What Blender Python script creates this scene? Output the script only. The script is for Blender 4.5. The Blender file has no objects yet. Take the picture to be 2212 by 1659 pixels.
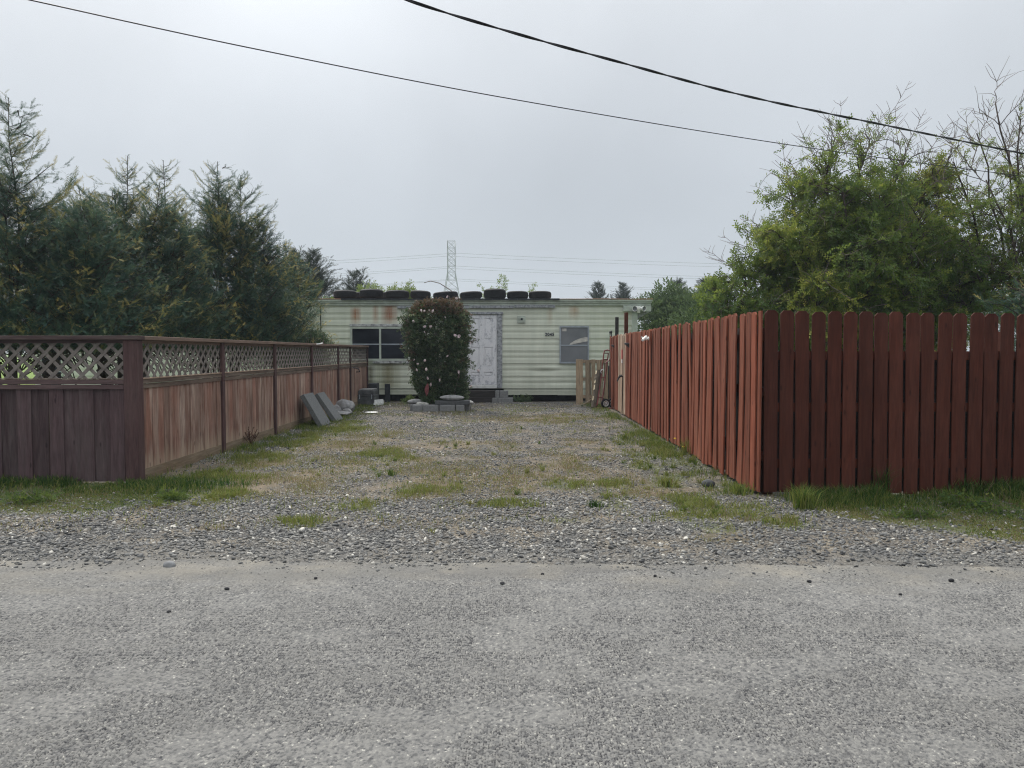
import bpy, math, random
import numpy as np
from mathutils import Vector, Matrix
sc = bpy.context.scene
COL = sc.collection
R = math.radians

# ------------------------------------------------------------------ camera
CAM_H = 1.45
FPX = 1597.0                      # focal length in pixels of a 2212 x 1659 picture
PITCH = math.atan(69.0 / FPX)     # the horizon lies 69 of those pixels above the middle
cam_d = bpy.data.cameras.new("camera")
cam_d.sensor_width = 36.0
cam_d.lens = 36.0 * FPX / 2212.0
cam_d.clip_start = 0.05
cam_d.clip_end = 3000.0
cam = bpy.data.objects.new("camera", cam_d)
COL.objects.link(cam)
cam.location = (0, 0, CAM_H)
cam.rotation_euler = (R(90) - PITCH, 0, 0)
sc.camera = cam

# ------------------------------------------------------------------ light
SUN_EL, SUN_AZ = R(48), R(-32)    # high behind the home and a little to the left, veiled by cloud
sdir = Vector((math.sin(SUN_AZ) * math.cos(SUN_EL), math.cos(SUN_AZ) * math.cos(SUN_EL), math.sin(SUN_EL)))
sun_d = bpy.data.lights.new("sun", 'SUN')
sun_d.energy = 2.9
sun_d.angle = R(11)
sun_d.color = (1.0, 0.95, 0.87)
sun = bpy.data.objects.new("sun", sun_d)
COL.objects.link(sun)
sun.rotation_euler = sdir.to_track_quat('Z', 'Y').to_euler()
sun.location = (-10, 20, 30)

world = bpy.data.worlds.new("World")
sc.world = world
world.use_nodes = True
wn = world.node_tree
wn.nodes.clear()
def WN(t, **p):
    n = wn.nodes.new(t)
    for k, v in p.items():
        setattr(n, k, v)
    return n
def wmath(op, a, b=0.0, clamp=False):
    n = WN('ShaderNodeMath', operation=op, use_clamp=clamp)
    for i, v in enumerate((a, b)):
        if isinstance(v, (int, float)):
            n.inputs[i].default_value = v
        else:
            wn.links.new(v, n.inputs[i])
    return n.outputs[0]
def wmix(f, a, b, bt='MIX'):
    n = WN('ShaderNodeMixRGB', blend_type=bt)
    for i, v in enumerate((f, a, b)):
        if isinstance(v, (int, float)):
            n.inputs[i].default_value = v
        elif isinstance(v, tuple):
            n.inputs[i].default_value = (*v, 1)
        else:
            wn.links.new(v, n.inputs[i])
    return n.outputs[0]
sky = WN('ShaderNodeTexSky', sky_type='NISHITA', sun_disc=False, sun_elevation=SUN_EL, sun_rotation=SUN_AZ % (2 * math.pi))
tc = WN('ShaderNodeTexCoord')
sep = WN('ShaderNodeSeparateXYZ')
wn.links.new(tc.outputs['Generated'], sep.inputs[0])
dot = WN('ShaderNodeVectorMath', operation='DOT_PRODUCT')
wn.links.new(tc.outputs['Generated'], dot.inputs[0])
dot.inputs[1].default_value = sdir
elev = wmath('MAXIMUM', sep.outputs['Z'], 0.0)
# overcast deck: dim at the horizon, bright overhead, a broad bright patch round the veiled sun
deck = wmix(wmath('POWER', elev, 2.8), (0.505, 0.533, 0.562), (2.60, 2.63, 2.66))
glow = wmath('POWER', wmath('MAXIMUM', dot.outputs['Value'], 0.0), 10.0)
deck = wmix(glow, deck, (0.40, 0.40, 0.395), 'ADD')
noi = WN('ShaderNodeTexNoise')
wn.links.new(tc.outputs['Generated'], noi.inputs['Vector'])
noi.inputs['Scale'].default_value = 2.1
noi.inputs['Detail'].default_value = 5.0
noi.inputs['Roughness'].default_value = 0.45
mr = WN('ShaderNodeMapRange')
wn.links.new(noi.outputs['Fac'], mr.inputs[0])
for i, v in ((1, 0.3), (2, 0.7), (3, 0.86), (4, 1.13)):
    mr.inputs[i].default_value = v
deck = wmix(1.0, deck, mr.outputs[0], 'MULTIPLY')
clear = wmix(1.0, sky.outputs[0], (0.10, 0.10, 0.10), 'MULTIPLY')
bg = WN('ShaderNodeBackground')
wn.links.new(wmix(0.92, clear, deck), bg.inputs['Color'])
bg.inputs['Strength'].default_value = 1.0
wo = WN('ShaderNodeOutputWorld')
wn.links.new(bg.outputs[0], wo.inputs['Surface'])

sc.view_settings.view_transform = 'Standard'
sc.view_settings.look = 'None'
sc.view_settings.exposure = 0.13
sc.view_settings.gamma = 1.0
sc.view_settings.use_curve_mapping = False
sc.render.engine = 'CYCLES'
sc.cycles.max_bounces = 6
sc.cycles.diffuse_bounces = 3
sc.cycles.glossy_bounces = 2
sc.cycles.transmission_bounces = 3
sc.cycles.transparent_max_bounces = 8
sc.cycles.volume_bounces = 0
sc.cycles.use_denoising = True
sc.cycles.denoiser = 'OPENIMAGEDENOISE'
sc.cycles.denoising_input_passes = 'RGB_ALBEDO_NORMAL'
sc.cycles.denoising_prefilter = 'NONE'
sc.cycles.filter_width = 1.15

# ------------------------------------------------------------------ where things stand
_c, _s = math.cos(PITCH), math.sin(PITCH)
def at(u, v, Y):
    a, b = (u - 1106.0) / FPX, (829.5 - v) / FPX
    d = Vector((a, _c + b * _s, -_s + b * _c))
    return Vector((0, 0, CAM_H)) + d * (Y / d.y)
def gnd(u, v):
    a, b = (u - 1106.0) / FPX, (829.5 - v) / FPX
    d = Vector((a, _c + b * _s, -_s + b * _c))
    return Vector((0, 0, CAM_H)) + d * (-CAM_H / d.z)

# ------------------------------------------------------------------ helpers
def tag(o, label=None, cat=None, group=None, kind=None):
    if label: o['label'] = label
    if cat: o['category'] = cat
    if group: o['group'] = group
    if kind: o['kind'] = kind
    return o
def empty(name, loc, label, cat, group=None, rz=0.0):
    o = bpy.data.objects.new(name, None)
    o.empty_display_size = 0.1
    COL.objects.link(o)
    o.location = loc
    o.rotation_euler = (0, 0, rz)
    return tag(o, label, cat, group)
def link(name, me, mats, parent=None, loc=None):
    if not isinstance(mats, (list, tuple)): mats = [mats]
    for m in mats:
        if m is not None and m.name not in me.materials: me.materials.append(m)
    o = bpy.data.objects.new(name, me)
    COL.objects.link(o)
    if parent is not None: o.parent = parent
    if loc is not None: o.location = loc
    return o
def copy_tree(o, parent=None):
    c = o.copy()
    COL.objects.link(c)
    c.parent = parent
    for ch in o.children:
        copy_tree(ch, c)
    return c

class MB:
    """collects shapes, then becomes one mesh object"""
    def __init__(s): s.v, s.f = [], []
    def add(s, vs, fs):
        n = len(s.v)
        s.v += [tuple(p) for p in vs]
        s.f += [tuple(i + n for i in f) for f in fs]
        return s
    def box(s, x0, x1, y0, y1, z0, z1, M=None, c=0.0):
        if c <= 0:
            vs = [(x, y, z) for z in (z0, z1) for y in (y0, y1) for x in (x0, x1)]
            fs = [(0, 2, 3, 1), (4, 5, 7, 6), (0, 1, 5, 4), (1, 3, 7, 5), (3, 2, 6, 7), (2, 0, 4, 6)]
        else:                                       # chamfered edges
            vs, idx = [], {}
            X, Y, Z = (x0, x1), (y0, y1), (z0, z1)
            for i in (0, 1):
                for j in (0, 1):
                    for k in (0, 1):
                        sx, sy, sz = (1, -1)[i] * c, (1, -1)[j] * c, (1, -1)[k] * c
                        for ax, p in (('x', (X[i], Y[j] + sy, Z[k] + sz)), ('y', (X[i] + sx, Y[j], Z[k] + sz)), ('z', (X[i] + sx, Y[j] + sy, Z[k]))):
                            idx[i, j, k, ax] = len(vs)
                            vs.append(p)
            g = lambda i, j, k, a: idx[i, j, k, a]
            fs = []
            for i in (0, 1):
                q = [g(i, 0, 0, 'x'), g(i, 1, 0, 'x'), g(i, 1, 1, 'x'), g(i, 0, 1, 'x')]; fs.append(q if i else q[::-1])
                q = [g(0, i, 0, 'y'), g(0, i, 1, 'y'), g(1, i, 1, 'y'), g(1, i, 0, 'y')]; fs.append(q if i else q[::-1])
                q = [g(0, 0, i, 'z'), g(1, 0, i, 'z'), g(1, 1, i, 'z'), g(0, 1, i, 'z')]; fs.append(q if i else q[::-1])
            for a in (0, 1):
                for b in (0, 1):
                    q = [g(a, b, 0, 'x'), g(a, b, 0, 'y'), g(a, b, 1, 'y'), g(a, b, 1, 'x')]; fs.append(q if a ^ b else q[::-1])
                    q = [g(a, 0, b, 'x'), g(a, 0, b, 'z'), g(a, 1, b, 'z'), g(a, 1, b, 'x')]; fs.append(q[::-1] if a ^ b else q)
                    q = [g(0, a, b, 'y'), g(0, a, b, 'z'), g(1, a, b, 'z'), g(1, a, b, 'y')]; fs.append(q if a ^ b else q[::-1])
                    for k in (0, 1):
                        t = [g(a, b, k, 'x'), g(a, b, k, 'y'), g(a, b, k, 'z')]; fs.append(t if (a + b + k) % 2 else t[::-1])
        if M is not None: vs = [M @ Vector(p) for p in vs]
        return s.add(vs, fs)
    def prism(s, pts, z0, z1, M=None):
        n = len(pts)
        vs = [(x, y, z0) for x, y in pts] + [(x, y, z1) for x, y in pts]
        fs = [tuple(range(n))[::-1], tuple(range(n, 2 * n))] + [(i, (i + 1) % n, n + (i + 1) % n, n + i) for i in range(n)]
        if M is not None: vs = [M @ Vector(p) for p in vs]
        return s.add(vs, fs)
    def tube(s, pts, rad, n=6, cap=True):
        pts = [Vector(p) for p in pts]
        if isinstance(rad, (int, float)): rad = [rad] * len(pts)
        vs, fs, up = [], [], None
        for i, p in enumerate(pts):
            t = (pts[min(i + 1, len(pts) - 1)] - pts[max(i - 1, 0)]).normalized()
            if up is None:
                up = t.orthogonal().normalized()
            else:
                up = (up - t * up.dot(t))
                up = up.normalized() if up.length > 1e-6 else t.orthogonal().normalized()
            w = t.cross(up)
            for k in range(n):
                a = 2 * math.pi * k / n
                vs.append(p + (up * math.cos(a) + w * math.sin(a)) * rad[i])
        for i in range(len(pts) - 1):
            for k in range(n):
                a, b = i * n + k, i * n + (k + 1) % n
                fs.append((a, b, b + n, a + n))
        if cap:
            fs.append(tuple(range(n))[::-1])
            fs.append(tuple(range((len(pts) - 1) * n, len(pts) * n)))
        return s.add(vs, fs)
    def lathe(s, prof, n=24, M=None, closed=False):
        vs, fs, m = [], [], len(prof)
        for k in range(n):
            a = 2 * math.pi * k / n
            vs += [(r * math.cos(a), r * math.sin(a), z) for r, z in prof]
        for k in range(n):
            for i in range(m if closed else m - 1):
                a, b = k * m + i, k * m + (i + 1) % m
                c, d = ((k + 1) % n) * m + (i + 1) % m, ((k + 1) % n) * m + i
                fs.append((d, c, b, a))
        if M is not None: vs = [M @ Vector(p) for p in vs]
        return s.add(vs, fs)
    def build(s, name, mat, parent=None, smooth=False, local=False, loc=None):
        """vertices are in world space unless local; a parent must be unrotated"""
        v = np.array(s.v, dtype=np.float64)
        if parent is not None and not local:
            L = Vector(parent.location)
            if parent.parent is not None: L = L + Vector(parent.parent.location)
            v = v - np.array(L)
        me = bpy.data.meshes.new(name)
        me.from_pydata([tuple(p) for p in v], [], s.f)
        if smooth:
            me.shade_smooth()
            if smooth != 1: me.set_sharp_from_angle(angle=R(smooth))
        me.update()
        return link(name, me, mat, parent, loc)
def top(mb, name, mat, base, label, cat, group=None, smooth=False):
    """a thing that is one mesh, its origin at its base"""
    base = Vector(base)
    mb.v = [tuple(Vector(p) - base) for p in mb.v]
    return tag(mb.build(name, mat, None, smooth, True, base), label, cat, group)

def mesh_np(name, V, F, mat, tint=None, parent=None, loc=None, smooth=False):
    V = np.ascontiguousarray(V, dtype=np.float32)
    F = np.ascontiguousarray(F, dtype=np.int32)
    me = bpy.data.meshes.new(name)
    me.vertices.add(len(V))
    me.vertices.foreach_set('co', V.ravel())
    m, k = F.shape
    me.loops.add(m * k)
    me.loops.foreach_set('vertex_index', F.ravel())
    me.polygons.add(m)
    me.polygons.foreach_set('loop_start', np.arange(0, m * k, k, dtype=np.int32))
    if smooth: me.polygons.foreach_set('use_smooth', np.ones(m, dtype=bool))
    if tint is not None:
        a = me.attributes.new('tint', 'FLOAT', 'POINT')
        a.data.foreach_set('value', np.ascontiguousarray(tint, dtype=np.float32))
    me.update(calc_edges=True)
    return link(name, me, mat, parent, loc)

def _hash(ix, iy, seed):
    h = (ix.astype(np.int64) * 374761393 + iy.astype(np.int64) * 668265263 + seed * 2147483647 + 974634) & 0xffffffff
    h = ((h ^ (h >> 13)) * 1274126177) & 0xffffffff
    return ((h ^ (h >> 16)) & 0xffff) / 65535.0
def vnoise(x, y, seed=0, octv=3):
    x, y = np.asarray(x, float), np.asarray(y, float)
    tot, amp, nrm = 0.0, 1.0, 0.0
    for o in range(octv):
        ix, iy = np.floor(x), np.floor(y)
        fx, fy = x - ix, y - iy
        fx, fy = fx * fx * (3 - 2 * fx), fy * fy * (3 - 2 * fy)
        a, b = _hash(ix, iy, seed + o), _hash(ix + 1, iy, seed + o)
        c, d = _hash(ix, iy + 1, seed + o), _hash(ix + 1, iy + 1, seed + o)
        tot = tot + amp * ((a * (1 - fx) + b * fx) * (1 - fy) + (c * (1 - fx) + d * fx) * fy)
        nrm += amp
        amp *= 0.5
        x, y = x * 2.03 + 11.3, y * 2.03 + 5.7
    return tot / nrm
def sstep(a, b, x):
    t = np.clip((np.asarray(x, float) - a) / (b - a), 0, 1)
    return t * t * (3 - 2 * t)

# ------------------------------------------------------------------ materials
class NB:
    def __init__(s, name):
        s.m = bpy.data.materials.new(name)
        s.m.use_nodes = True
        s.t = s.m.node_tree
        s.t.nodes.clear()
    def n(s, typ, ins=(), **p):
        nd = s.t.nodes.new('ShaderNode' + typ)
        for k, v in p.items(): setattr(nd, k, v)
        for k, v in (ins.items() if isinstance(ins, dict) else enumerate(ins)):
            s.put(nd.inputs[k], v)
        return nd
    def put(s, sock, v):
        if v is None: return
        if isinstance(v, bpy.types.NodeSocket): s.t.links.new(v, sock)
        elif isinstance(v, (tuple, list)) and len(v) == 3 and sock.type == 'RGBA': sock.default_value = (*v, 1)
        else: sock.default_value = v
    def pos(s): return s.n('NewGeometry').outputs['Position']
    def obj(s): return s.n('TexCoord').outputs['Object']
    def rnd(s): return s.n('ObjectInfo').outputs['Random']
    def attr(s, name='tint'): return s.n('Attribute', attribute_name=name).outputs['Fac']
    def math(s, op, a, b=0.0, clamp=False): return s.n('Math', (a, b), operation=op, use_clamp=clamp).outputs[0]
    def xyz(s, v):
        o = s.n('SeparateXYZ', (v,)).outputs
        return o[0], o[1], o[2]
    def scale(s, v, sc_, off=None):
        nd = s.n('Mapping', {'Vector': v, 'Scale': sc_})
        if off is not None:
            nd = s.n('Mapping', {'Vector': s.n('VectorMath', (v, off), operation='ADD').outputs[0], 'Scale': sc_})
        return nd.outputs[0]
    def noise(s, v, sc_=5.0, det=3.0, rough=0.5, dist=0.0):
        return s.n('TexNoise', {'Vector': v, 'Scale': sc_, 'Detail': det, 'Roughness': rough, 'Distortion': dist}).outputs['Fac']
    def vor(s, v, sc_, feat='F1'):
        return s.n('TexVoronoi', {'Vector': v, 'Scale': sc_}, feature=feat)
    def rng(s, v, a, b, c=0.0, d=1.0, smooth=False):
        return s.n('MapRange', (v, a, b, c, d), interpolation_type='SMOOTHSTEP' if smooth else 'LINEAR').outputs[0]
    def mix(s, f, a, b, bt='MIX'):
        return s.n('MixRGB', (f, a, b), blend_type=bt).outputs[0]
    def ramp(s, v, *st):
        nd = s.n('ValToRGB', (v,))
        e = nd.color_ramp.elements
        e[0].position, e[0].color = st[0][0], (*st[0][1], 1)
        e[1].position, e[1].color = st[-1][0], (*st[-1][1], 1)
        for p, c in st[1:-1]:
            q = e.new(p)
            q.color = (*c, 1)
        return nd.outputs[0]
    def out(s, col, rough=0.7, bump=None, bs=0.3, bd=0.01, metal=0.0, spec=0.3, trans=None, tf=0.3):
        p = s.n('BsdfPrincipled', {'Base Color': col, 'Roughness': rough, 'Metallic': metal, 'Specular IOR Level': spec})
        if bump is not None:
            b = s.n('Bump', {'Height': bump, 'Strength': bs, 'Distance': bd})
            s.t.links.new(b.outputs[0], p.inputs['Normal'])
        sh = p.outputs[0]
        if trans is not None:
            t = s.n('BsdfTranslucent', {'Color': trans})
            sh = s.n('MixShader', (tf, sh, t.outputs[0])).outputs[0]
        o = s.n('OutputMaterial')
        s.t.links.new(sh, o.inputs['Surface'])
        return s.m

def simple(name, c, rough=0.7, var=0.15, sc_=8.0, metal=0.0, spec=0.3, bs=0.2, c2=None):
    b = NB(name)
    v = b.obj()
    n = b.noise(v, sc_, 4, 0.6)
    d = c2 or tuple(x * (1 - var * 2) for x in c)
    col = b.mix(b.rng(n, 0.3, 0.7), d, tuple(min(1, x * (1 + var)) for x in c))
    return b.out(col, rough, n, bs, 0.004, metal, spec)

def wood(name, dark, light, fade, fade_amt, axis=2, bleach=None, knots=True):
    """painted or stained boards: grain runs along one axis, each board has its own tone"""
    b = NB(name)
    v, r = b.obj(), b.rnd()
    off = b.n('CombineXYZ', (b.math('MULTIPLY', r, 37.0), b.math('MULTIPLY', r, 91.0), b.math('MULTIPLY', r, 53.0))).outputs[0]
    st = [1.0, 1.0, 1.0]; st[axis] = 0.05
    g = b.noise(b.scale(v, tuple(x * 90 for x in st), None), 1.0, 4, 0.65)
    vo = b.n('VectorMath', (v, off), operation='ADD').outputs[0]
    st2 = [1.0, 1.0, 1.0]; st2[axis] = 0.12
    w = b.noise(b.scale(vo, tuple(x * 11 for x in st2)), 1.0, 4, 0.6, 0.4)
    col = b.mix(b.rng(g, 0.25, 0.75), dark, light)
    tone = b.rng(r, 0, 1, 0.68, 1.26)
    col = b.mix(1.0, col, b.n('CombineXYZ', (tone, tone, tone)).outputs[0], 'MULTIPLY')
    f = b.math('MULTIPLY', b.rng(w, 0.38, 0.70), b.math('ADD', b.math('MULTIPLY', b.math('FRACT', b.math('MULTIPLY', r, 7.31)), fade_amt), fade_amt * 0.35), True)
    col = b.mix(f, col, fade)
    bd = b.rng(b.noise(b.scale(vo, tuple(x * 26 for x in st2)), 1.0, 5, 0.7, 0.6), 0.3, 0.7, 0.70, 1.25)
    col = b.mix(1.0, col, b.n('CombineXYZ', (bd, bd, bd)).outputs[0], 'MULTIPLY')
    if bleach is not None:
        x, y, z = b.xyz(b.pos())
        h = b.math('ADD', z, b.math('MULTIPLY', w, -0.55))
        col = b.mix(b.math('MULTIPLY', b.rng(h, 0.08, -0.18), 0.75), col, bleach)
    if knots:
        k = b.vor(b.scale(vo, (9, 9, 9 * 0.35) if axis == 2 else (3, 3, 9)), 1.0).outputs['Distance']
        col = b.mix(b.rng(k, 0.13, 0.06, 0.0, 0.7), col, tuple(c * 0.35 for c in dark))
    return b.out(col, 0.78, g, 0.35, 0.004, spec=0.2)

MAT = {}
def foliage(name, c_dark, c_mid, c_light, trans, tf=0.32):
    b = NB(name)
    t = b.attr()
    col = b.ramp(t, (0.0, c_dark), (0.55, c_mid), (1.0, c_light))
    n = b.noise(b.pos(), 1.3, 3)
    col = b.mix(b.rng(n, 0.3, 0.7, 0.0, 0.35), col, c_dark)
    tr = b.mix(0.5, col, trans)
    return b.out(col, 0.6, None, spec=0.25, trans=tr, tf=tf)

# road: worn chip seal, pale stones, shade painted into the pits, dust along the edge
def road_mat():
    b = NB('chip_seal')
    p = b.pos()
    x, y, z = b.xyz(p)
    t, low = b.attr('tint'), b.attr('pit')
    big = b.noise(p, 0.55, 4, 0.6)
    med = b.noise(b.scale(p, (1.0, 2.2, 1.0)), 2.6, 4, 0.6)
    v1 = b.vor(p, 150.0)
    c1 = b.n('SeparateColor', (v1.outputs['Color'],)).outputs
    tt = b.math('ADD', b.math('MULTIPLY', t, 0.72), b.math('MULTIPLY', c1[0], 0.28))
    chip = b.ramp(tt, (0.05, (0.055, 0.056, 0.060)), (0.32, (0.135, 0.1345, 0.132)), (0.68, (0.198, 0.195, 0.186)), (0.86, (0.215, 0.212, 0.20)), (0.96, (0.42, 0.41, 0.37)))
    col = b.mix(b.rng(low, 0.30, 0.85, 0.0, 0.9), chip, (0.028, 0.028, 0.032))  # pits coloured darker, painting in the shade between chips
    fines = b.noise(p, 260.0, 2, 0.6)
    worn = b.rng(b.noise(b.scale(p, (1, 1.6, 1)), 3.0, 5, 0.62), 0.50, 0.68)
    col = b.mix(b.math('MULTIPLY', worn, 0.40), col, b.mix(fines, (0.155, 0.153, 0.147), (0.20, 0.197, 0.187)))
    dustm = b.math('ADD', b.math('MULTIPLY', b.noise(b.scale(p, (0.55, 1.5, 1)), 1.7, 5, 0.6), 1.6), b.rng(y, 3.9, 5.0, -0.75, 0.10))
    dust = b.rng(dustm, 0.45, 0.95)
    edge_dark = b.math('MULTIPLY', b.rng(y, 4.55, 4.85), b.rng(b.noise(b.scale(p, (0.5, 2.0, 1)), 1.3, 4), 0.42, 0.6))
    col = b.mix(b.math('MULTIPLY', edge_dark, 0.55), col, (0.085, 0.084, 0.083))
    col = b.mix(b.math('MULTIPLY', dust, 0.75), col, b.mix(b.rng(b.noise(p, 3.0, 3), 0.45, 0.62), (0.165, 0.160, 0.147), (0.235, 0.218, 0.184)))
    tone = b.rng(b.math('ADD', b.math('MULTIPLY', big, 0.6), b.math('MULTIPLY', med, 0.4)), 0.33, 0.67, 0.93, 1.07)
    col = b.mix(1.0, col, b.n('CombineXYZ', (tone, tone, tone)).outputs[0], 'MULTIPLY')
    h = b.math('ADD', b.math('MULTIPLY', c1[1], 0.7), b.math('MULTIPLY', fines, 0.4))
    return b.out(col, 0.9, h, 0.6, 0.005, spec=0.15)
def ground_mat():
    b = NB('gravel_ground')
    p = b.pos()
    x, y, z = b.xyz(p)
    v = b.vor(p, 42.0)
    c = b.n('SeparateColor', (v.outputs['Color'],)).outputs
    st = b.ramp(c[0], (0.0, (0.045, 0.046, 0.05)), (0.4, (0.095, 0.096, 0.095)), (0.8, (0.165, 0.163, 0.156)), (1.0, (0.38, 0.375, 0.35)))
    e = b.rng(b.vor(p, 42.0, 'DISTANCE_TO_EDGE').outputs['Distance'], 0.0, 0.12)
    st = b.mix(b.math('SUBTRACT', 1.0, e), st, (0.018, 0.0175, 0.017))  # stone rims blackened, shade of the gaps put into the colour
    n1 = b.noise(p, 0.8, 5, 0.62)
    n2 = b.noise(p, 3.1, 4, 0.6)
    soil = b.mix(b.rng(n2, 0.35, 0.65), (0.105, 0.085, 0.062), (0.23, 0.195, 0.145))
    f = b.rng(b.math('ADD', b.math('MULTIPLY', n1, 0.6), b.math('MULTIPLY', n2, 0.4)), 0.44, 0.58)
    col = b.mix(b.math('MULTIPLY', f, 0.7), st, soil)
    moss = b.mix(b.rng(n2, 0.35, 0.65), (0.115, 0.10, 0.06), (0.20, 0.155, 0.11))
    col = b.mix(b.math('MULTIPLY', b.attr(), b.rng(b.noise(p, 22.0, 3, 0.6), 0.3, 0.6)), col, moss)
    col = b.mix(b.math('MULTIPLY', b.attr('green'), b.rng(b.noise(p, 22.0, 3, 0.6), 0.25, 0.55)), col, (0.075, 0.105, 0.028))
    col = b.mix(b.math('MULTIPLY', b.attr('edge'), b.rng(b.noise(p, 9.0, 4, 0.65), 0.30, 0.62, 0.25, 1.0)), col, b.mix(b.noise(p, 240.0, 2), (0.10, 0.098, 0.092), (0.20, 0.193, 0.178)))
    lawn = b.mix(b.rng(b.noise(p, 6.0, 4), 0.35, 0.65), (0.09, 0.15, 0.03), (0.20, 0.28, 0.06))
    out_ = b.math('MAXIMUM', b.math('MULTIPLY', b.rng(x, -4.35, -4.55), b.rng(y, 8.3, 8.6)), b.math('MAXIMUM', b.rng(y, 24.8, 25.6), b.math('MULTIPLY', b.rng(x, 2.6, 2.8), b.rng(y, 7.7, 8.0))), True)
    col = b.mix(out_, col, lawn)
    h = b.math('ADD', b.math('MULTIPLY', e, 0.7), b.math('MULTIPLY', c[1], 0.6))
    return b.out(col, 0.9, h, 0.7, 0.012, spec=0.2)
MAT['road'] = road_mat()
MAT['ground'] = ground_mat()
b = NB('pebble_stone')
t = b.attr()
pc = b.ramp(t, (0.0, (0.035, 0.037, 0.042)), (0.35, (0.105, 0.107, 0.106)), (0.65, (0.195, 0.192, 0.182)), (0.9, (0.30, 0.285, 0.255)), (1.0, (0.58, 0.56, 0.50)))
pn = b.noise(b.pos(), 60.0, 3)
MAT['pebble'] = b.out(b.mix(b.rng(pn, 0.3, 0.7, 0.0, 0.35), pc, (0.12, 0.12, 0.118)), 0.75, pn, 0.3, 0.003, spec=0.3)
b = NB('grass_blades')
t = b.attr()
gc = b.ramp(t, (0.0, (0.022, 0.055, 0.016)), (0.3, (0.05, 0.105, 0.02)), (0.55, (0.20, 0.225, 0.05)), (0.70, (0.185, 0.17, 0.072)), (0.85, (0.225, 0.16, 0.105)), (1.0, (0.42, 0.36, 0.24)))
MAT['grass'] = b.out(gc, 0.65, None, spec=0.2, trans=gc, tf=0.35)

MAT['wood_side'] = wood('weathered_red_boards', (0.125, 0.057, 0.042), (0.240, 0.126, 0.093), (0.44, 0.355, 0.295), 0.8, 2, bleach=(0.33, 0.26, 0.19))
MAT['wood_dark'] = wood('dark_stained_boards', (0.046, 0.029, 0.032), (0.092, 0.058, 0.061), (0.15, 0.13, 0.125), 0.35, 2)
MAT['rail_dark'] = wood('dark_stained_rails', (0.05, 0.032, 0.034), (0.095, 0.062, 0.062), (0.18, 0.15, 0.13), 0.25, 0, knots=False)
MAT['rail_side'] = wood('weathered_rails', (0.085, 0.058, 0.046), (0.155, 0.108, 0.085), (0.30, 0.25, 0.20), 0.5, 1, knots=False)
MAT['post_dark'] = wood('dark_stained_post', (0.044, 0.026, 0.027), (0.085, 0.046, 0.045), (0.15, 0.11, 0.10), 0.2, 2, knots=False)
MAT['lattice'] = simple('weathered_lattice', (0.175, 0.155, 0.14), 0.8, 0.25, 14.0, c2=(0.10, 0.087, 0.08))
MAT['kick'] = wood('bare_kickboard', (0.13, 0.095, 0.062), (0.22, 0.165, 0.11), (0.26, 0.22, 0.17), 0.3, 1, knots=False)
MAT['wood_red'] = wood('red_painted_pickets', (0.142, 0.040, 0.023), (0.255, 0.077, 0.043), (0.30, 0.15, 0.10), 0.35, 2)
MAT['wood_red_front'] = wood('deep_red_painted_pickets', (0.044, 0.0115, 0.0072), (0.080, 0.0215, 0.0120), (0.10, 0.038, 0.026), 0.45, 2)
MAT['wood_bare'] = wood('bare_pine_boards', (0.30, 0.20, 0.14), (0.46, 0.34, 0.25), (0.42, 0.36, 0.30), 0.4, 2)
MAT['pallet'] = wood('pallet_pine', (0.17, 0.125, 0.085), (0.30, 0.225, 0.15), (0.27, 0.23, 0.18), 0.4, 2)
MAT['log'] = wood('split_post_bark', (0.055, 0.045, 0.036), (0.13, 0.11, 0.085), (0.2, 0.17, 0.13), 0.3, 2)
MAT['splinter'] = simple('fresh_split_wood', (0.62, 0.54, 0.38), 0.8, 0.15, 20)
MAT['timber'] = wood('black_timber', (0.018, 0.016, 0.017), (0.04, 0.037, 0.037), (0.07, 0.065, 0.06), 0.4, 0)
MAT['rubber'] = simple('tyre_rubber', (0.013, 0.014, 0.017), 0.75, 0.3, 12.0, spec=0.3)
MAT['concrete'] = simple('grey_concrete', (0.19, 0.197, 0.20), 0.9, 0.12, 25.0, bs=0.35)
MAT['slab'] = simple('dark_grey_slab', (0.125, 0.132, 0.135), 0.88, 0.14, 22.0, bs=0.35)
MAT['slab_dark'] = simple('dark_flagstone', (0.075, 0.08, 0.085), 0.88, 0.14, 22.0, bs=0.3)
MAT['rock'] = simple('grey_boulder', (0.24, 0.245, 0.25), 0.85, 0.25, 9.0, bs=0.5)
MAT['rock_dark'] = simple('black_stone', (0.03, 0.031, 0.034), 0.8, 0.25, 30.0, bs=0.5)
MAT['rock_pale'] = simple('pale_stone', (0.42, 0.42, 0.40), 0.85, 0.2, 20.0, bs=0.5)
MAT['white'] = simple('white_plastic', (0.78, 0.78, 0.76), 0.45, 0.05, 10.0)
MAT['white_old'] = simple('chalky_white_plastic', (0.60, 0.62, 0.62), 0.5, 0.1, 10.0)
MAT['tote'] = simple('black_plastic_tote', (0.025, 0.03, 0.036), 0.55, 0.3, 6.0)
MAT['trunk'] = simple('dull_grey_trunk', (0.085, 0.092, 0.098), 0.6, 0.25, 8.0)
MAT['trunk_lid'] = simple('dusty_grey_lid', (0.21, 0.215, 0.215), 0.7, 0.2, 8.0)
MAT['black_metal'] = simple('black_iron', (0.016, 0.017, 0.02), 0.5, 0.2, 8.0, spec=0.5)
MAT['red_metal'] = simple('faded_red_steel', (0.20, 0.035, 0.035), 0.5, 0.25, 15.0, spec=0.5)
MAT['grey_metal'] = simple('galvanised_steel', (0.42, 0.44, 0.46), 0.5, 0.1, 10.0, metal=0.3)
MAT['rope'] = simple('dirty_rope', (0.36, 0.30, 0.22), 0.9, 0.2, 40.0)
MAT['cable'] = simple('black_cable', (0.012, 0.012, 0.016), 0.55, 0.2, 10.0)
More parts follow.
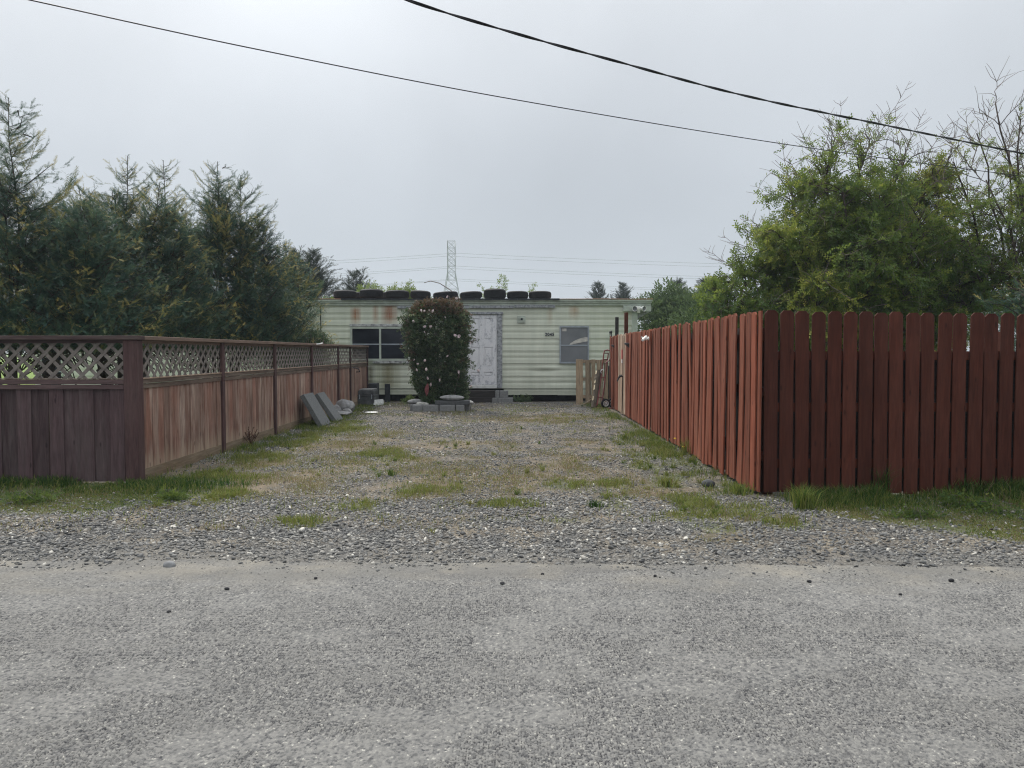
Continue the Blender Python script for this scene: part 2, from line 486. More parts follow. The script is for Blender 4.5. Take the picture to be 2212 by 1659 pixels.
MAT['pylon'] = simple('galvanised_lattice', (0.30, 0.325, 0.335), 0.6, 0.1, 1.0)
MAT['rag'] = simple('faded_red_cloth', (0.17, 0.055, 0.06), 0.9, 0.3, 12.0)
MAT['soil'] = simple('dark_soil', (0.06, 0.045, 0.03), 0.95, 0.3, 14.0, bs=0.6)

# ------------------------------------------------------------------ ground, road, gravel, weeds
def road_edge(x):
    x = np.asarray(x, float)
    return 5.03 - 0.012 * x - 0.0035 * np.maximum(x, 0) ** 2 + 0.24 * (vnoise(x * 0.8, x * 0 + 3.3, 5, 5) - 0.5)
def ground_h(x, y):
    near = (np.abs(x) < 20) & (y < 30)
    e = road_edge(np.clip(x, -30, 30))
    h = -0.03 + 0.032 * sstep(-0.30, 0.05, y - e)
    h = h + near * 0.035 * (vnoise(x * 1.3, y * 1.3, 21, 3) - 0.5) * sstep(0.0, 0.5, y - e)
    return h
def axis_pts(a, b, step, far):
    mid = np.arange(a, b + 1e-6, step)
    g, lo, hi = step, [a], [b]
    while lo[-1] > -far:
        g *= 1.35
        lo.append(lo[-1] - g)
    g = step
    while hi[-1] < far:
        g *= 1.35
        hi.append(hi[-1] + g)
    return np.concatenate([np.array(lo[:0:-1]), mid, np.array(hi[1:])])
xs, ys = axis_pts(-15, 12, 0.15, 620), axis_pts(3, 25, 0.1, 620)
GX, GY = np.meshgrid(xs, ys)
V = np.stack([GX.ravel(), GY.ravel(), ground_h(GX.ravel(), GY.ravel())], 1)
nx = len(xs)
I = (np.arange(len(ys) - 1)[:, None] * nx + np.arange(nx - 1)[None]).ravel()
GROUND = tag(mesh_np('ground', V, np.stack([I, I + 1, I + 1 + nx, I + nx], 1), MAT['ground'], np.zeros(len(V)), smooth=True), kind='structure')
def chips(x, y, cell, seed):
    """jittered cells: height, tone and pit depth of the stones pressed into the seal"""
    gx, gy = np.floor(x / cell), np.floor(y / cell)
    d1, d2 = np.full(x.shape, 9.0), np.full(x.shape, 9.0)
    hh, tn, sl = np.zeros(x.shape), np.zeros(x.shape), np.zeros(x.shape)
    for i in (-1, 0, 1):
        for j in (-1, 0, 1):
            cx, cy = gx + i, gy + j
            px = (cx + 0.15 + 0.7 * _hash(cx, cy, seed)) * cell
            py = (cy + 0.15 + 0.7 * _hash(cx, cy, seed + 1)) * cell
            dx, dy = (x - px) / cell, (y - py) / cell
            d = np.sqrt(dx * dx + dy * dy)
            n = d < d1
            d2 = np.where(n, d1, np.minimum(d2, d))
            d1 = np.where(n, d, d1)
            hh = np.where(n, _hash(cx, cy, seed + 2), hh)
            tn = np.where(n, _hash(cx, cy, seed + 3), tn)
            sl = np.where(n, dx * (_hash(cx, cy, seed + 4) - 0.5) + dy * (_hash(cx, cy, seed + 5) - 0.5), sl)
    e = sstep(0.02, 0.32, d2 - d1)
    return hh, tn, sl, e
xs = axis_pts(-4.3, 4.3, 0.0050, 300)
ys = np.concatenate([[-8, -5, -2, 0, 1.2, 1.7], np.arange(1.95, 3.4, 0.0048), np.arange(3.4, 5.35, 0.0085)])
GX2, GY2 = np.meshgrid(xs, ys)
x_, y_ = GX2.ravel(), GY2.ravel()
hh, tn, sl, e_ = chips(x_, y_, 0.0118, 300)
worn = sstep(0.46, 0.66, vnoise(x_ * 2.6, y_ * 3.8, 55, 4))
dustg = sstep(3.9, 4.9, y_ + 0.8 * (vnoise(x_ * 0.9, y_ * 1.2, 58, 3) - 0.5))
amp = (1 - 0.5 * worn) * (1 - 0.35 * dustg) * (np.abs(x_) < 4.3) * (y_ > 1.9)
z_ = 0.004 + amp * (0.0062 * hh * e_ + 0.009 * sl * e_ - 0.003 * (1 - e_)) + 0.006 * (vnoise(x_ * 1.5, y_ * 1.5, 59, 3) - 0.5) * (np.abs(x_) < 4.3) * (y_ > 2)
red = road_edge(np.clip(x_, -30, 30)) + 0.05 * (vnoise(x_ * 7, x_ * 0, 8, 3) - 0.5)
z_ = np.where(y_ > red - 0.02, -0.045 - 0.3 * np.clip(y_ - red, 0, 0.1), z_)
nx = len(xs)
I = (np.arange(len(ys) - 1)[:, None] * nx + np.arange(nx - 1)[None]).ravel()
ROAD = tag(mesh_np('road', np.stack([x_, y_, z_], 1), np.stack([I, I + 1, I + 1 + nx, I + nx], 1), MAT['road'], tn, smooth=True), kind='structure')
ROAD.data.attributes.new('pit', 'FLOAT', 'POINT').data.foreach_set('value', np.ascontiguousarray((1 - e_) * amp, dtype=np.float32))

rng = np.random.default_rng(7)
phi = (1 + 5 ** 0.5) / 2
ICO = np.array([(-1, phi, 0), (1, phi, 0), (-1, -phi, 0), (1, -phi, 0), (0, -1, phi), (0, 1, phi), (0, -1, -phi), (0, 1, -phi), (phi, 0, -1), (phi, 0, 1), (-phi, 0, -1), (-phi, 0, 1)]) / 1.902
ICF = np.array([(0, 11, 5), (0, 5, 1), (0, 1, 7), (0, 7, 10), (0, 10, 11), (1, 5, 9), (5, 11, 4), (11, 10, 2), (10, 7, 6), (7, 1, 8), (3, 9, 4), (3, 4, 2), (3, 2, 6), (3, 6, 8), (3, 8, 9), (4, 9, 5), (2, 4, 11), (6, 2, 10), (8, 6, 7), (9, 8, 1)])
def pebbles(x, y, z, r, rg, flat=(0.38, 0.66)):
    n = len(x)
    a = rg.uniform(0, 2 * np.pi, n)
    s = np.stack([r * rg.uniform(0.9, 1.4, n), r * rg.uniform(0.65, 1.0, n), r * rg.uniform(*flat, n)], 1)
    P = ICO[None] * (1 + rg.uniform(-0.16, 0.16, (n, 12, 1))) * s[:, None]
    tx, ty = rg.normal(0, 0.3, n), rg.normal(0, 0.3, n)
    zz = P[..., 2] + P[..., 0] * tx[:, None] + P[..., 1] * ty[:, None]
    c, q = np.cos(a)[:, None], np.sin(a)[:, None]
    X = P[..., 0] * c - P[..., 1] * q + x[:, None]
    Y = P[..., 0] * q + P[..., 1] * c + y[:, None]
    Z = zz + (z + s[:, 2] * 0.35)[:, None]
    V = np.stack([X, Y, Z], 2).reshape(-1, 3)
    F = (ICF[None] + (np.arange(n) * 12)[:, None, None]).reshape(-1, 3)
    return V, F

def patch(u, v, ru, rv):
    c = gnd(u, v)
    return (c.x, c.y, ru / FPX * c.y, 0.5 * (gnd(u, v - rv).y - gnd(u, v + rv).y))
GREEN = [patch(*p) for p in ((775, 1095, 55, 13), (640, 1130, 55, 10), (1228, 1047, 45, 9), (1335, 1088, 48, 14), (1440, 1050, 36, 11), (1500, 1118, 70, 16), (1212, 1128, 48, 8), (1690, 1132, 46, 12), (365, 1078, 50, 11), (1475, 1002, 42, 13), (1352, 952, 30, 9), (1420, 960, 40, 16), (1580, 1052, 34, 12), (660, 950, 45, 16), (745, 925, 50, 14), (440, 1030, 90, 16), (1430, 980, 34, 12), (1530, 1045, 34, 9), (1400, 935, 40, 10), (1455, 1030, 50, 16), (1380, 985, 46, 14), (1500, 1085, 60, 14), (1330, 1050, 40, 12), (1620, 1105, 60, 14), (1540, 1140, 60, 10), (1100, 1090, 60, 8), (900, 1060, 70, 10), (480, 1075, 60, 14), (820, 985, 60, 12), (1400, 1010, 40, 8), (560, 985, 60, 12))]
BROWN = [patch(*p) for p in ((620, 1040, 170, 36), (440, 1060, 190, 30), (960, 1050, 170, 30), (450, 1146, 40, 8), (1590, 1112, 110, 18), (1280, 960, 70, 14), (1000, 965, 150, 10), (1180, 905, 130, 8), (740, 960, 110, 30), (1240, 1010, 150, 30), (1580, 1165, 60, 10), (1420, 1060, 120, 24), (850, 1010, 200, 30), (520, 1010, 120, 30))]
def field(ps, x, y, nz):
    f = np.zeros_like(x)
    for cx, cy, ax, ay in ps:
        d = np.sqrt(((x - cx) / ax) ** 2 + ((y - cy) / ay) ** 2) + (nz - 0.5) * 1.9
        f = np.maximum(f, sstep(1.45, 0.25, d))
    return f
LX, RX = -4.15, 2.5                      # the two fences along the drive
def fields(x, y):
    nz = vnoise(x * 3.6, y * 2.6, 44, 4)
    g, br = field(GREEN, x, y, nz), field(BROWN, x, y, nz)
    e = road_edge(x)
    # verges before the two street-side fences
    lim_l = 6.45 + 0.35 * (vnoise(x * 1.1, y * 0 + 2, 3) - 0.5) * 2 + 0.55 * sstep(-4.4, -3.4, x)
    vl = sstep(-2.6, -3.9, x) * sstep(-0.12, 0.25, y - lim_l)
    lim_r = 6.75 - 1.30 * sstep(2.3, 4.1, x) + 0.3 * (vnoise(x * 1.3, y * 0 + 9, 3) - 0.5)
    vr = sstep(2.55, 3.1, x) * sstep(-0.12, 0.25, y - lim_r)
    return g, br, vl * (y < 8.2), vr * (y < 7.6), e
gx_, gy_ = GX.ravel(), GY.ravel()
g_, br_, vl_, vr_, e_ = fields(gx_, gy_)
near_ = (np.abs(gx_) < 12) & (gy_ < 22)
GROUND.data.attributes['tint'].data.foreach_set('value', np.ascontiguousarray(np.clip((br_ * 0.65 + 0.25 * (gy_ > 6.3)) * (0.45 + 1.1 * sstep(0.3, 0.7, vnoise(gx_ * 2.2, gy_ * 2.2, 15, 3))), 0, 1) * near_, dtype=np.float32))
GROUND.data.attributes.new('green', 'FLOAT', 'POINT').data.foreach_set('value', np.ascontiguousarray(np.clip(g_ * 0.6 + vl_ * 0.8 + vr_ * 0.8, 0, 1) * near_, dtype=np.float32))
GROUND.data.attributes.new('edge', 'FLOAT', 'POINT').data.foreach_set('value', np.ascontiguousarray(sstep(0.55, 0.05, gy_ - e_ + 0.5 * (vnoise(gx_ * 1.5, gy_ * 2, 98, 3) - 0.5)), dtype=np.float32))
def scatter(n, x0, x1, y0, y1):
    return rng.uniform(x0, x1, n), rng.uniform(y0, y1, n)
# loose gravel: big stones by the road, smaller up the drive
PV, PF, PT, off = [], [], [], 0
for n, x0, x1, y0, y1, r0, r1 in ((40000, -6.2, 6.2, 4.75, 7.3, 0.0065, 0.0205), (32000, -4.2, 4.8, 6.5, 10.5, 0.007, 0.019), (20000, -4.1, 2.5, 10.2, 15.5, 0.010, 0.020), (13000, -4.1, 2.5, 15.2, 21.2, 0.013, 0.024), (15000, -6, 6, 4.1, 5.2, 0.003, 0.008)):
    x, y = scatter(n, x0, x1, y0, y1)
    g, br, vl, vr, e = fields(x, y)
    keep = np.ones(n, bool)
    rim = sstep(-0.26, 0.24, y - e + 0.5 * (vnoise(x * 1.7, y * 2.2, 97, 3) - 0.5))
    if y0 > 4.5: keep &= rng.random(n) < rim
    if y0 < 4.5: keep &= rng.random(n) < sstep(-0.9, 0.05, y - e) ** 2 * (0.35 + 0.8 * vnoise(x * 1.4, y * 2.5, 71, 3))
    keep &= rng.random(n) > np.maximum(np.maximum(g * 0.7, br * 0.62), np.maximum(vl, vr) * 0.85)
    bald = vnoise(x * 1.5, y * 1.5, 61, 3)
    if y0 > 6: keep &= rng.random(n) > sstep(0.45, 0.65, bald) * 0.8
    keep &= (y < 7.35) | ((x > LX + 0.02) & (x < RX - 0.02)) | ((x > LX + 0.02) & (y < 7.45))
    keep &= (y < 8.0) | (x < RX - 0.03)
    x, y = x[keep], y[keep]
    r = r0 + (r1 - r0) * rng.random(len(x)) ** 2.4
    big = rng.random(len(x)) < 0.02
    r = np.where(big & (y0 > 4.5), r * 1.5, r)
    z = np.where(y < road_edge(x) - 0.03, 0.003, ground_h(x, y))
    v_, f_ = pebbles(x, y, z, r, rng)
    tn = np.clip(rng.normal(0.46, 0.22, len(x)) + 0.35 * (vnoise(x * 0.9, y * 0.7, 83, 3) - 0.5) + (rng.random(len(x)) < 0.012) * 0.45, 0, 1)
    PV.append(v_); PF.append(f_ + off); PT.append(np.repeat(tn, 12)); off += len(v_)
tag(mesh_np('gravel', np.concatenate(PV), np.concatenate(PF), MAT['pebble'], np.concatenate(PT), smooth=True), 'loose grey gravel spread over the drive and the roadside', 'gravel', kind='stuff')

BF = np.array([(0, 1, 3), (0, 3, 2), (2, 3, 4)])
def blades(x, y, z, h, w, lean, rg):
    n = len(x)
    a, l = rg.uniform(0, 2 * np.pi, n), rg.uniform(0, 2 * np.pi, n)
    dx, dy = np.cos(a) * w * 0.5, np.sin(a) * w * 0.5
    lx, ly = np.cos(l) * lean * h, np.sin(l) * lean * h
    V = np.zeros((n, 5, 3))
    V[:, 0] = np.stack([x - dx, y - dy, z], 1)
    V[:, 1] = np.stack([x + dx, y + dy, z], 1)
    V[:, 2] = np.stack([x - dx * .7 + lx * .35, y - dy * .7 + ly * .35, z + h * .58], 1)
    V[:, 3] = np.stack([x + dx * .7 + lx * .35, y + dy * .7 + ly * .35, z + h * .58], 1)
    V[:, 4] = np.stack([x + lx, y + ly, z + h * (1 - 0.25 * lean)], 1)
    return V.reshape(-1, 3), (BF[None] + (np.arange(n) * 5)[:, None, None]).reshape(-1, 3)
class Grass:
    def __init__(s): s.V, s.F, s.T, s.o = [], [], [], 0
    def put(s, x, y, h, w, lean, tint):
        if len(x) == 0: return
        v, f = blades(x, y, ground_h(x, y) - 0.005, h, w, lean, rng)
        s.V.append(v); s.F.append(f + s.o); s.T.append(np.repeat(np.clip(tint, 0, 1), 5)); s.o += len(v)
    def build(s, name, label, cat, kind='stuff', group=None, base=None):
        V = np.concatenate(s.V)
        if base is not None: V = V - np.array(base)
        return tag(mesh_np(name, V, np.concatenate(s.F), MAT['grass'], np.concatenate(s.T), loc=base), label, cat, group, kind)
w = Grass()
x, y = scatter(800000, -4.3, 5.2, 5.2, 21.0)
g, br, vl, vr, e = fields(x, y)
spr = vnoise(x * 2.3, y * 2.3, 77, 3)
inside = ((x > LX + 0.03) & (x < RX - 0.05)) | (y < 7.4)
pg, pb = g * (0.10 + 0.75 * sstep(0.42, 0.62, spr)) + 0.06 * sstep(0.5, 0.7, vnoise(x * 1.7, y * 1.3, 23, 3)) * (y > 6.2), br * sstep(0.33, 0.58, spr) * 0.55 + sstep(0.5, 0.75, spr) * 0.16 * (y > 5.9)
fencebase = np.maximum(sstep(0.75, 0.0, RX - x), sstep(0.9, 0.1, x - LX) * sstep(7.6, 8.4, y)) * sstep(0.36, 0.6, spr) * 0.5 * (y > 7.4)
u = rng.random(len(x))
k = inside & (u < pg) & (vl + vr < 0.3)
w.put(x[k], y[k], rng.uniform(0.015, 0.06, k.sum()) * (1 + 0.6 * spr[k]), rng.uniform(0.004, 0.009, k.sum()), rng.uniform(0.2, 1.0, k.sum()), rng.normal(0.53, 0.10, k.sum()))
k = inside & (u >= pg) & (u < pg + pb) & (vl + vr < 0.3)
w.put(x[k], y[k], rng.uniform(0.012, 0.055, k.sum()), rng.uniform(0.003, 0.007, k.sum()), rng.uniform(0.2, 1.1, k.sum()), rng.normal(0.72, 0.13, k.sum()))
k = inside & (u >= pg + pb) & (u < pg + pb + fencebase) & (vl + vr < 0.3)
w.put(x[k], y[k], rng.uniform(0.03, 0.12, k.sum()), rng.uniform(0.003, 0.008, k.sum()), rng.uniform(0.2, 0.9, k.sum()), rng.normal(0.42, 0.13, k.sum()))
# spiky little clumps, thickest along the red fence and in the green patches
n = 2600
cx_, cy_ = scatter(n, LX + 0.1, 4.2, 5.7, 20.0)
g, br, vl, vr, e = fields(cx_, cy_)
pr = 0.55 * g + 0.10 * br + 0.55 * sstep(1.6, 0.1, RX - cx_) * sstep(15, 9, cy_) * (cy_ > 7.4) + 0.22 * sstep(0.9, 0.1, cx_ - LX) * (cy_ > 8.3) + 0.025
ok = (rng.random(n) < pr) & ((cx_ < RX - 0.08) | (cy_ < 7.2)) & (vr < 0.5) & (vl < 0.5)
for px_, py_ in zip(cx_[ok], cy_[ok]):
    m_ = int(rng.integers(14, 46))
    rr, aa = np.abs(rng.normal(0, 0.022, m_)), rng.uniform(0, 6.283, m_)
    hh_ = rng.uniform(0.04, 0.13) * (1.4 if rng.random() < 0.15 else 1)
    w.put(np.minimum(px_ + rr * np.cos(aa), RX - 0.04 if py_ > 7.4 else 9), py_ + rr * np.sin(aa), hh_ * rng.uniform(0.4, 1.0, m_), rng.uniform(0.003, 0.008, m_), rng.uniform(0.3, 1.3, m_), rng.normal(rng.choice([0.38, 0.5, 0.56, 0.62]), 0.06, m_))
w.build('driveway_weeds', 'short green and tan weeds growing through the gravel drive', 'weeds')
def verge(name, n, box, which, hmax, label):
    w = Grass()
    x, y = scatter(n, *box)
    f = fields(x, y)[which]
    cl = vnoise(x * 2.0, y * 2.0, 91 + which, 3)
    k = rng.random(n) < f * (0.30 + 0.7 * sstep(0.3, 0.65, cl))
    x, y, cl = x[k], y[k], cl[k]
    yf = 8.05 if which == 2 else 7.4
    back = sstep(0.85, 0.0, yf - y) * (0.45 + 0.8 * sstep(0.35, 0.7, cl))
    h = (0.03 + (hmax - 0.03) * back * (0.35 + 0.9 * cl)) * rng.uniform(0.4, 1.0, len(x))
    dry = rng.random(len(x)) < 0.7 * (1 - back) * sstep(0.3, 0.6, vnoise(x * 1.6, y * 2.6, 17, 2)) + 0.08
    t = np.where(dry, rng.normal(0.68, 0.1, len(x)), rng.normal(0.27, 0.14, len(x)) + 0.30 * (1 - back) * cl)
    w.put(x, y, h, rng.uniform(0.004, 0.010, len(x)), rng.uniform(0.1, 0.8, len(x)), t)
    w.build(name, label, 'grass')
verge('verge_grass', 56000, (-8.0, -2.6, 5.9, 8.12), 2, 0.12, 'low dark grass along the foot of the dark lattice-topped fence')
verge('verge_grass', 95000, (2.3, 7.0, 5.1, 7.46), 3, 0.21, 'long green grass along the foot of the deep red street fence')
# lawn behind the left fence, seen through the lattice and the gaps
w = Grass()
x, y = scatter(26000, -11, LX - 0.3, 8.5, 20)
w.put(x, y, rng.uniform(0.05, 0.16, len(x)), rng.uniform(0.006, 0.012, len(x)), rng.uniform(0.1, 0.7, len(x)), rng.normal(0.45, 0.1, len(x)))
w.build('lawn', 'bright green lawn behind the lattice-topped fence', 'lawn')
# upright tufts that stand out one by one
def tuft(u, v, n, h, spread, label, tint=0.42, wd=0.008, group=None):
    c = gnd(u, v)
    w = Grass()
    r, a = np.minimum(np.abs(rng.normal(0, spread, n)), 1.6 * spread), rng.uniform(0, 6.283, n)
    w.put(c.x + r * np.cos(a), c.y + r * np.sin(a), h * rng.uniform(0.5, 1.0, n), np.full(n, wd), rng.uniform(0.1, 0.75, n), rng.normal(tint, 0.1, n))
    return w.build('grass_tuft', label, 'grass tuft', None, group, (c.x, c.y, float(ground_h(np.array(c.x), np.array(c.y)))))
tuft(1735, 1100, 150, 0.30, 0.055, 'arching green grass tuft at the left end of the deep red street fence', 0.45, 0.009)
tuft(1905, 1070, 110, 0.42, 0.07, 'tallest grass tuft, dark, against the middle of the deep red street fence', 0.2)
tuft(1480, 985, 60, 0.34, 0.05, 'tall thin grass tuft leaning on the driveway side of the red fence', 0.5, 0.006)
tuft(1440, 1052, 90, 0.16, 0.06, 'broad-bladed bright tuft on gravel between red fence and drive', 0.55, 0.011)
tuft(1285, 1096, 55, 0.10, 0.05, 'small dark green tuft in the bare gravel of the drive', 0.15, 0.011)
tuft(1595, 1066, 110, 0.17, 0.09, 'spreading green tuft at the foot of the red fence corner', 0.45)
tuft(1350, 950, 70, 0.19, 0.07, 'bright upright tuft on the drive, farthest from the road', 0.5)
tuft(1710, 1128, 70, 0.11, 0.07, 'yellow-green tuft in the gravel before the red corner', 0.56, 0.009)
tuft(845, 1028, 55, 0.12, 0.05, 'dark tuft among the brown weeds left of the drive', 0.35)

# ------------------------------------------------------------------ fences
def board_mesh(w, h, t, dog=0.0, nz=5, bow=0.0, seed=0):
    """upright board, faces -Y, local origin at its bottom middle"""
    rd = random.Random(seed)
    mb = MB()
    zs = [h * i / nz for i in range(nz)] + ([h - dog] if dog else []) + [h]
    hw = [w / 2] * (len(zs) - 1) + [w / 2 - dog if dog else w / 2]
    vs, fs = [], []
    for z, q in zip(zs, hw):
        o = bow * math.sin(math.pi * z / h) + rd.uniform(-0.0006, 0.0006)
        s = bow * 1.5 * (z / h) ** 2
        c = 0.0025
        vs += [(-q + s, -t / 2 + c + o, z), (-q + c + s, -t / 2 + o, z), (q - c + s, -t / 2 + o, z), (q + s, -t / 2 + c + o, z), (q + s, t / 2 + o, z), (-q + s, t / 2 + o, z)]
    m = len(zs)
    for i in range(m - 1):
        for k in range(6):
            a, b_ = i * 6 + k, i * 6 + (k + 1) % 6
            fs.append((a, b_, b_ + 6, a + 6))
    fs.append((5, 4, 3, 2, 1, 0))
    fs.append(tuple((m - 1) * 6 + k for k in range(6)))
    me = bpy.data.meshes.new('board')
    me.from_pydata(vs, [], fs)
    return me
rd = random.Random(3)
# ---- red picket fence along the drive (right)
c0, c1 = gnd(1640, 1070), gnd(1318, 878)
FR = empty('picket_fence', (c0.x, c0.y, 0), 'faded red board fence running along the right side of the drive', 'fence')
zt0, zt1 = at(1645, 671, c0.y).z, at(1316, 727, c1.y).z
L = c1.y - c0.y
PM = [board_mesh(0.116, 1.83, 0.017, 0.028, 6, b_, i) for i, b_ in enumerate((0.0, 0.006, -0.007, 0.003, -0.004, 0.012))]
PMB = [m.copy() for m in PM]
for m in PM: m.materials.append(MAT['wood_red'])
for m in PMB: m.materials.append(MAT['wood_bare'])
def put_board(me, parent, loc, rot, name):
    o = bpy.data.objects.new(name, me)
    COL.objects.link(o)
    o.parent = parent
    o.location = Vector(loc) - Vector(parent.location)
    o.rotation_euler = rot
    return o
y = c0.y + 0.14
i = 0
while y < c1.y - 0.62:
    f = (y - c0.y) / L
    x = c0.x + (c1.x - c0.x) * f
    zt = zt0 + (zt1 - zt0) * f + rd.uniform(-0.012, 0.012)
    bare = 16.6 < y < 17.75
    me = (PMB if bare else PM)[rd.choice([0, 0, 1, 2, 3, 4, 5])]
    kick = rd.uniform(-0.007, 0.007) + (rd.uniform(0.012, 0.035) if rd.random() < 0.10 else 0)
    o = put_board(me, FR, (x - 0.022 - (0.012 if i % 2 else 0) - rd.uniform(0, 0.008) - max(0, kick) * 1.2, y, zt - 1.83), (rd.uniform(-0.007, 0.007) if rd.random() < .85 else rd.uniform(-0.025, 0.025), kick, R(-90) + rd.uniform(-0.07, 0.07)), 'picket')
    if bare: o['label'] = 'unpainted pale picket'
    y += 0.116 + rd.choice([0.003, 0.005, 0.008, 0.012, 0.02])
    i += 1
m = MB()
for z in (0.35, 1.0, 1.55): m.box(c0.x + 0.012, c0.x + 0.05, c0.y + 0.03, c1.y - 0.62, z, z + 0.09)
def along(mb):
    mb.v = [(x + (c1.x - c0.x) * (y - c0.y) / L, y, z) for x, y, z in mb.v]
    return mb
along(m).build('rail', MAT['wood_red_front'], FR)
along(MB().box(c0.x + 0.052, c0.x + 0.064, c0.y + 0.15, c1.y - 0.65, 0.03, 1.72)).build('added_gap_panel', MAT['timber'], FR)  # added black sheet so the gaps between pickets look shaded
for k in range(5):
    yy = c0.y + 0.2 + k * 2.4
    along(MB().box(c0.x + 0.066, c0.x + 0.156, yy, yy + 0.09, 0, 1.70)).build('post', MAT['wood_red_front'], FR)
# the tall posts and gate at its far end
GT = empty('side_gate', (c1.x, c1.y - 0.6, 0), 'dark red board gate at the far end of the driveway fence', 'gate')
zg = at(1316, 729, c1.y).z
MG = board_mesh(0.139, zg - 0.05, 0.017, 0.0, 4, 0.0, 40)
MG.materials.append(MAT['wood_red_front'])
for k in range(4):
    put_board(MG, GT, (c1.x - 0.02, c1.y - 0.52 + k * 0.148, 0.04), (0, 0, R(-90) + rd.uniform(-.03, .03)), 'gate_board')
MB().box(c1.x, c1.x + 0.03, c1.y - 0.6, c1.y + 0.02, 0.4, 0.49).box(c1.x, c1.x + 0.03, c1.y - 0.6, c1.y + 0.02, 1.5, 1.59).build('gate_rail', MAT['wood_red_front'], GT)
m = MB()
for k, dy in enumerate((0.0, -0.28)):
    yy = c1.y - 0.06 + dy
    m.tube([(c1.x - 0.02, yy, zg), (c1.x - 0.02, yy, zg + 0.13)], 0.014, 6)
    m.lathe([(0.0, 0.05), (0.02, 0.03), (0.026, 0.0), (0.014, -0.03)], 8, Matrix.Translation((c1.x - 0.02, yy, zg + 0.13)))
m.tube([(c1.x - 0.02, c1.y - 0.36, zg + 0.04), (c1.x - 0.02, c1.y - 0.2, zg + 0.02), (c1.x - 0.02, c1.y - 0.06, zg + 0.06)], 0.013, 6)
m.build('gate_latch', MAT['black_metal'], GT)
for u, vt, lab, mt in ((1332, 685, 'shorter near-black timber post rising behind the driveway fence', 'timber'), (1352, 675, 'taller dark red timber post rising behind the driveway fence', 'wood_red_front')):
    X = c1.x + 0.30
    Y = X * FPX / (u - 1106)
    z = at(u, vt, Y).z
    MBp = MB().box(X - 0.045, X + 0.045, Y - 0.045, Y + 0.045, 0, z, None, 0.006)
    top(MBp, 'timber_post', MAT[mt], (X, Y, 0), lab, 'post')
# ---- deep red picket fence facing the street (right)
FF = empty('street_fence', (c0.x, c0.y, 0), 'deep red dog-eared picket fence facing the street', 'fence')
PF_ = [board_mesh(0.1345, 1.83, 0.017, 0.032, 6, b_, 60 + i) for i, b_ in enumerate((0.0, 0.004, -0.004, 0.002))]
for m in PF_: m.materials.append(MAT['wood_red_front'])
sp = 33.8 / FPX * c0.y
xs0 = at(1665.8, 900, c0.y).x
for k in range(30):
    x = xs0 + sp * k + rd.uniform(-0.004, 0.004)
    zt = at(1666, 671.5, c0.y).z - 0.012 * (x - xs0) + rd.uniform(-0.008, 0.008)
    put_board(PF_[rd.randrange(4)], FF, (x, c0.y - 0.009 + rd.uniform(-0.003, 0.003), zt - 1.83), (rd.uniform(-.004, .004), rd.uniform(-.005, .005) - 0.006, rd.uniform(-.03, .03)), 'picket')
xe = xs0 + sp * 29.5
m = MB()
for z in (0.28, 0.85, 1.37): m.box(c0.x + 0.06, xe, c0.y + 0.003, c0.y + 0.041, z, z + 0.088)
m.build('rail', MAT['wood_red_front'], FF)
MB().box(c0.x + 0.07, xe, c0.y + 0.043, c0.y + 0.053, 0.03, 1.39).build('added_gap_panel', MAT['timber'], FF)  # added black sheet that keeps the lower picket gaps dark
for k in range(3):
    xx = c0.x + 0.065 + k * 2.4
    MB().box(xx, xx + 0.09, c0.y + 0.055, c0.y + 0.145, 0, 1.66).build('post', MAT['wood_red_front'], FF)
# narrow edge board closing the corner
me = board_mesh(0.085, 1.83, 0.018, 0.0, 5, 0.0, 80)
me.materials.append(MAT['wood_red'])
put_board(me, FR, (c0.x - 0.002, c0.y + 0.036, zt0 - 1.83), (0, 0, R(-90)), 'picket')

# ---- lattice-topped fence (left)
d0 = gnd(283, 1045)
Yl, Xl = d0.y, d0.x - 0.075
d0x, d0y = d0.x, d0.y
zl = lambda v: at(290, v, Yl).z
Z = {k: zl(v) for k, v in dict(cap1=725, cap0=734, sub0=741, lat1=741, lat0=818, r1=830, r0=841, bt=842).items()}
def lattice(x0, x1, z0, z1, t=0.007, w=0.036, pitch=0.114):
    """crossed strips in the XZ plane at y = 0, cut to the panel"""
    mb = MB()
    for sgn, yo in ((1, -t), (-1, 0.0)):
        step = pitch * math.sqrt(2)
        n0, n1 = int(-(z1 - z0) / step) - 2, int((x1 - x0) / step) + 3
        for k in range(n0, n1):
            if sgn > 0: xa, xb = x0 + k * step, x0 + k * step + (z1 - z0)
            else: xa, xb = x0 + k * step + (z1 - z0), x0 + k * step
            # from (xa, z0) to (xb, z1), clipped to x0..x1
            ta, tb = 0.0, 1.0
            dx = xb - xa
            for lim, lo in ((x0, True), (x1, False)):
                tt = (lim - xa) / dx
                if (dx > 0) == lo: ta = max(ta, tt)
                else: tb = min(tb, tt)
            if tb - ta < 0.02: continue
            pa = Vector((xa + dx * ta, 0, z0 + (z1 - z0) * ta))
            pb = Vector((xa + dx * tb, 0, z0 + (z1 - z0) * tb))
            dr = (pb - pa).normalized()
            nr = Vector((-dr.z, 0, dr.x)) * (w / 2)
            vs = []
            for yy in (yo, yo + t - 0.0006):
                vs += [pa - nr + Vector((0, yy, 0)), pb - nr + Vector((0, yy, 0)), pb + nr + Vector((0, yy, 0)), pa + nr + Vector((0, yy, 0))]
            mb.add(vs, [(0, 1, 2, 3), (7, 6, 5, 4), (0, 4, 5, 1), (1, 5, 6, 2), (2, 6, 7, 3), (3, 7, 4, 0)])
    return mb
FL = empty('lattice_fence', (d0x, d0y, 0), 'dark stained board fence with open lattice top facing the street', 'fence')
W = 5.2
pw = 0.145
px0, px1 = at(268, 900, Yl).x, at(298, 900, Yl).x
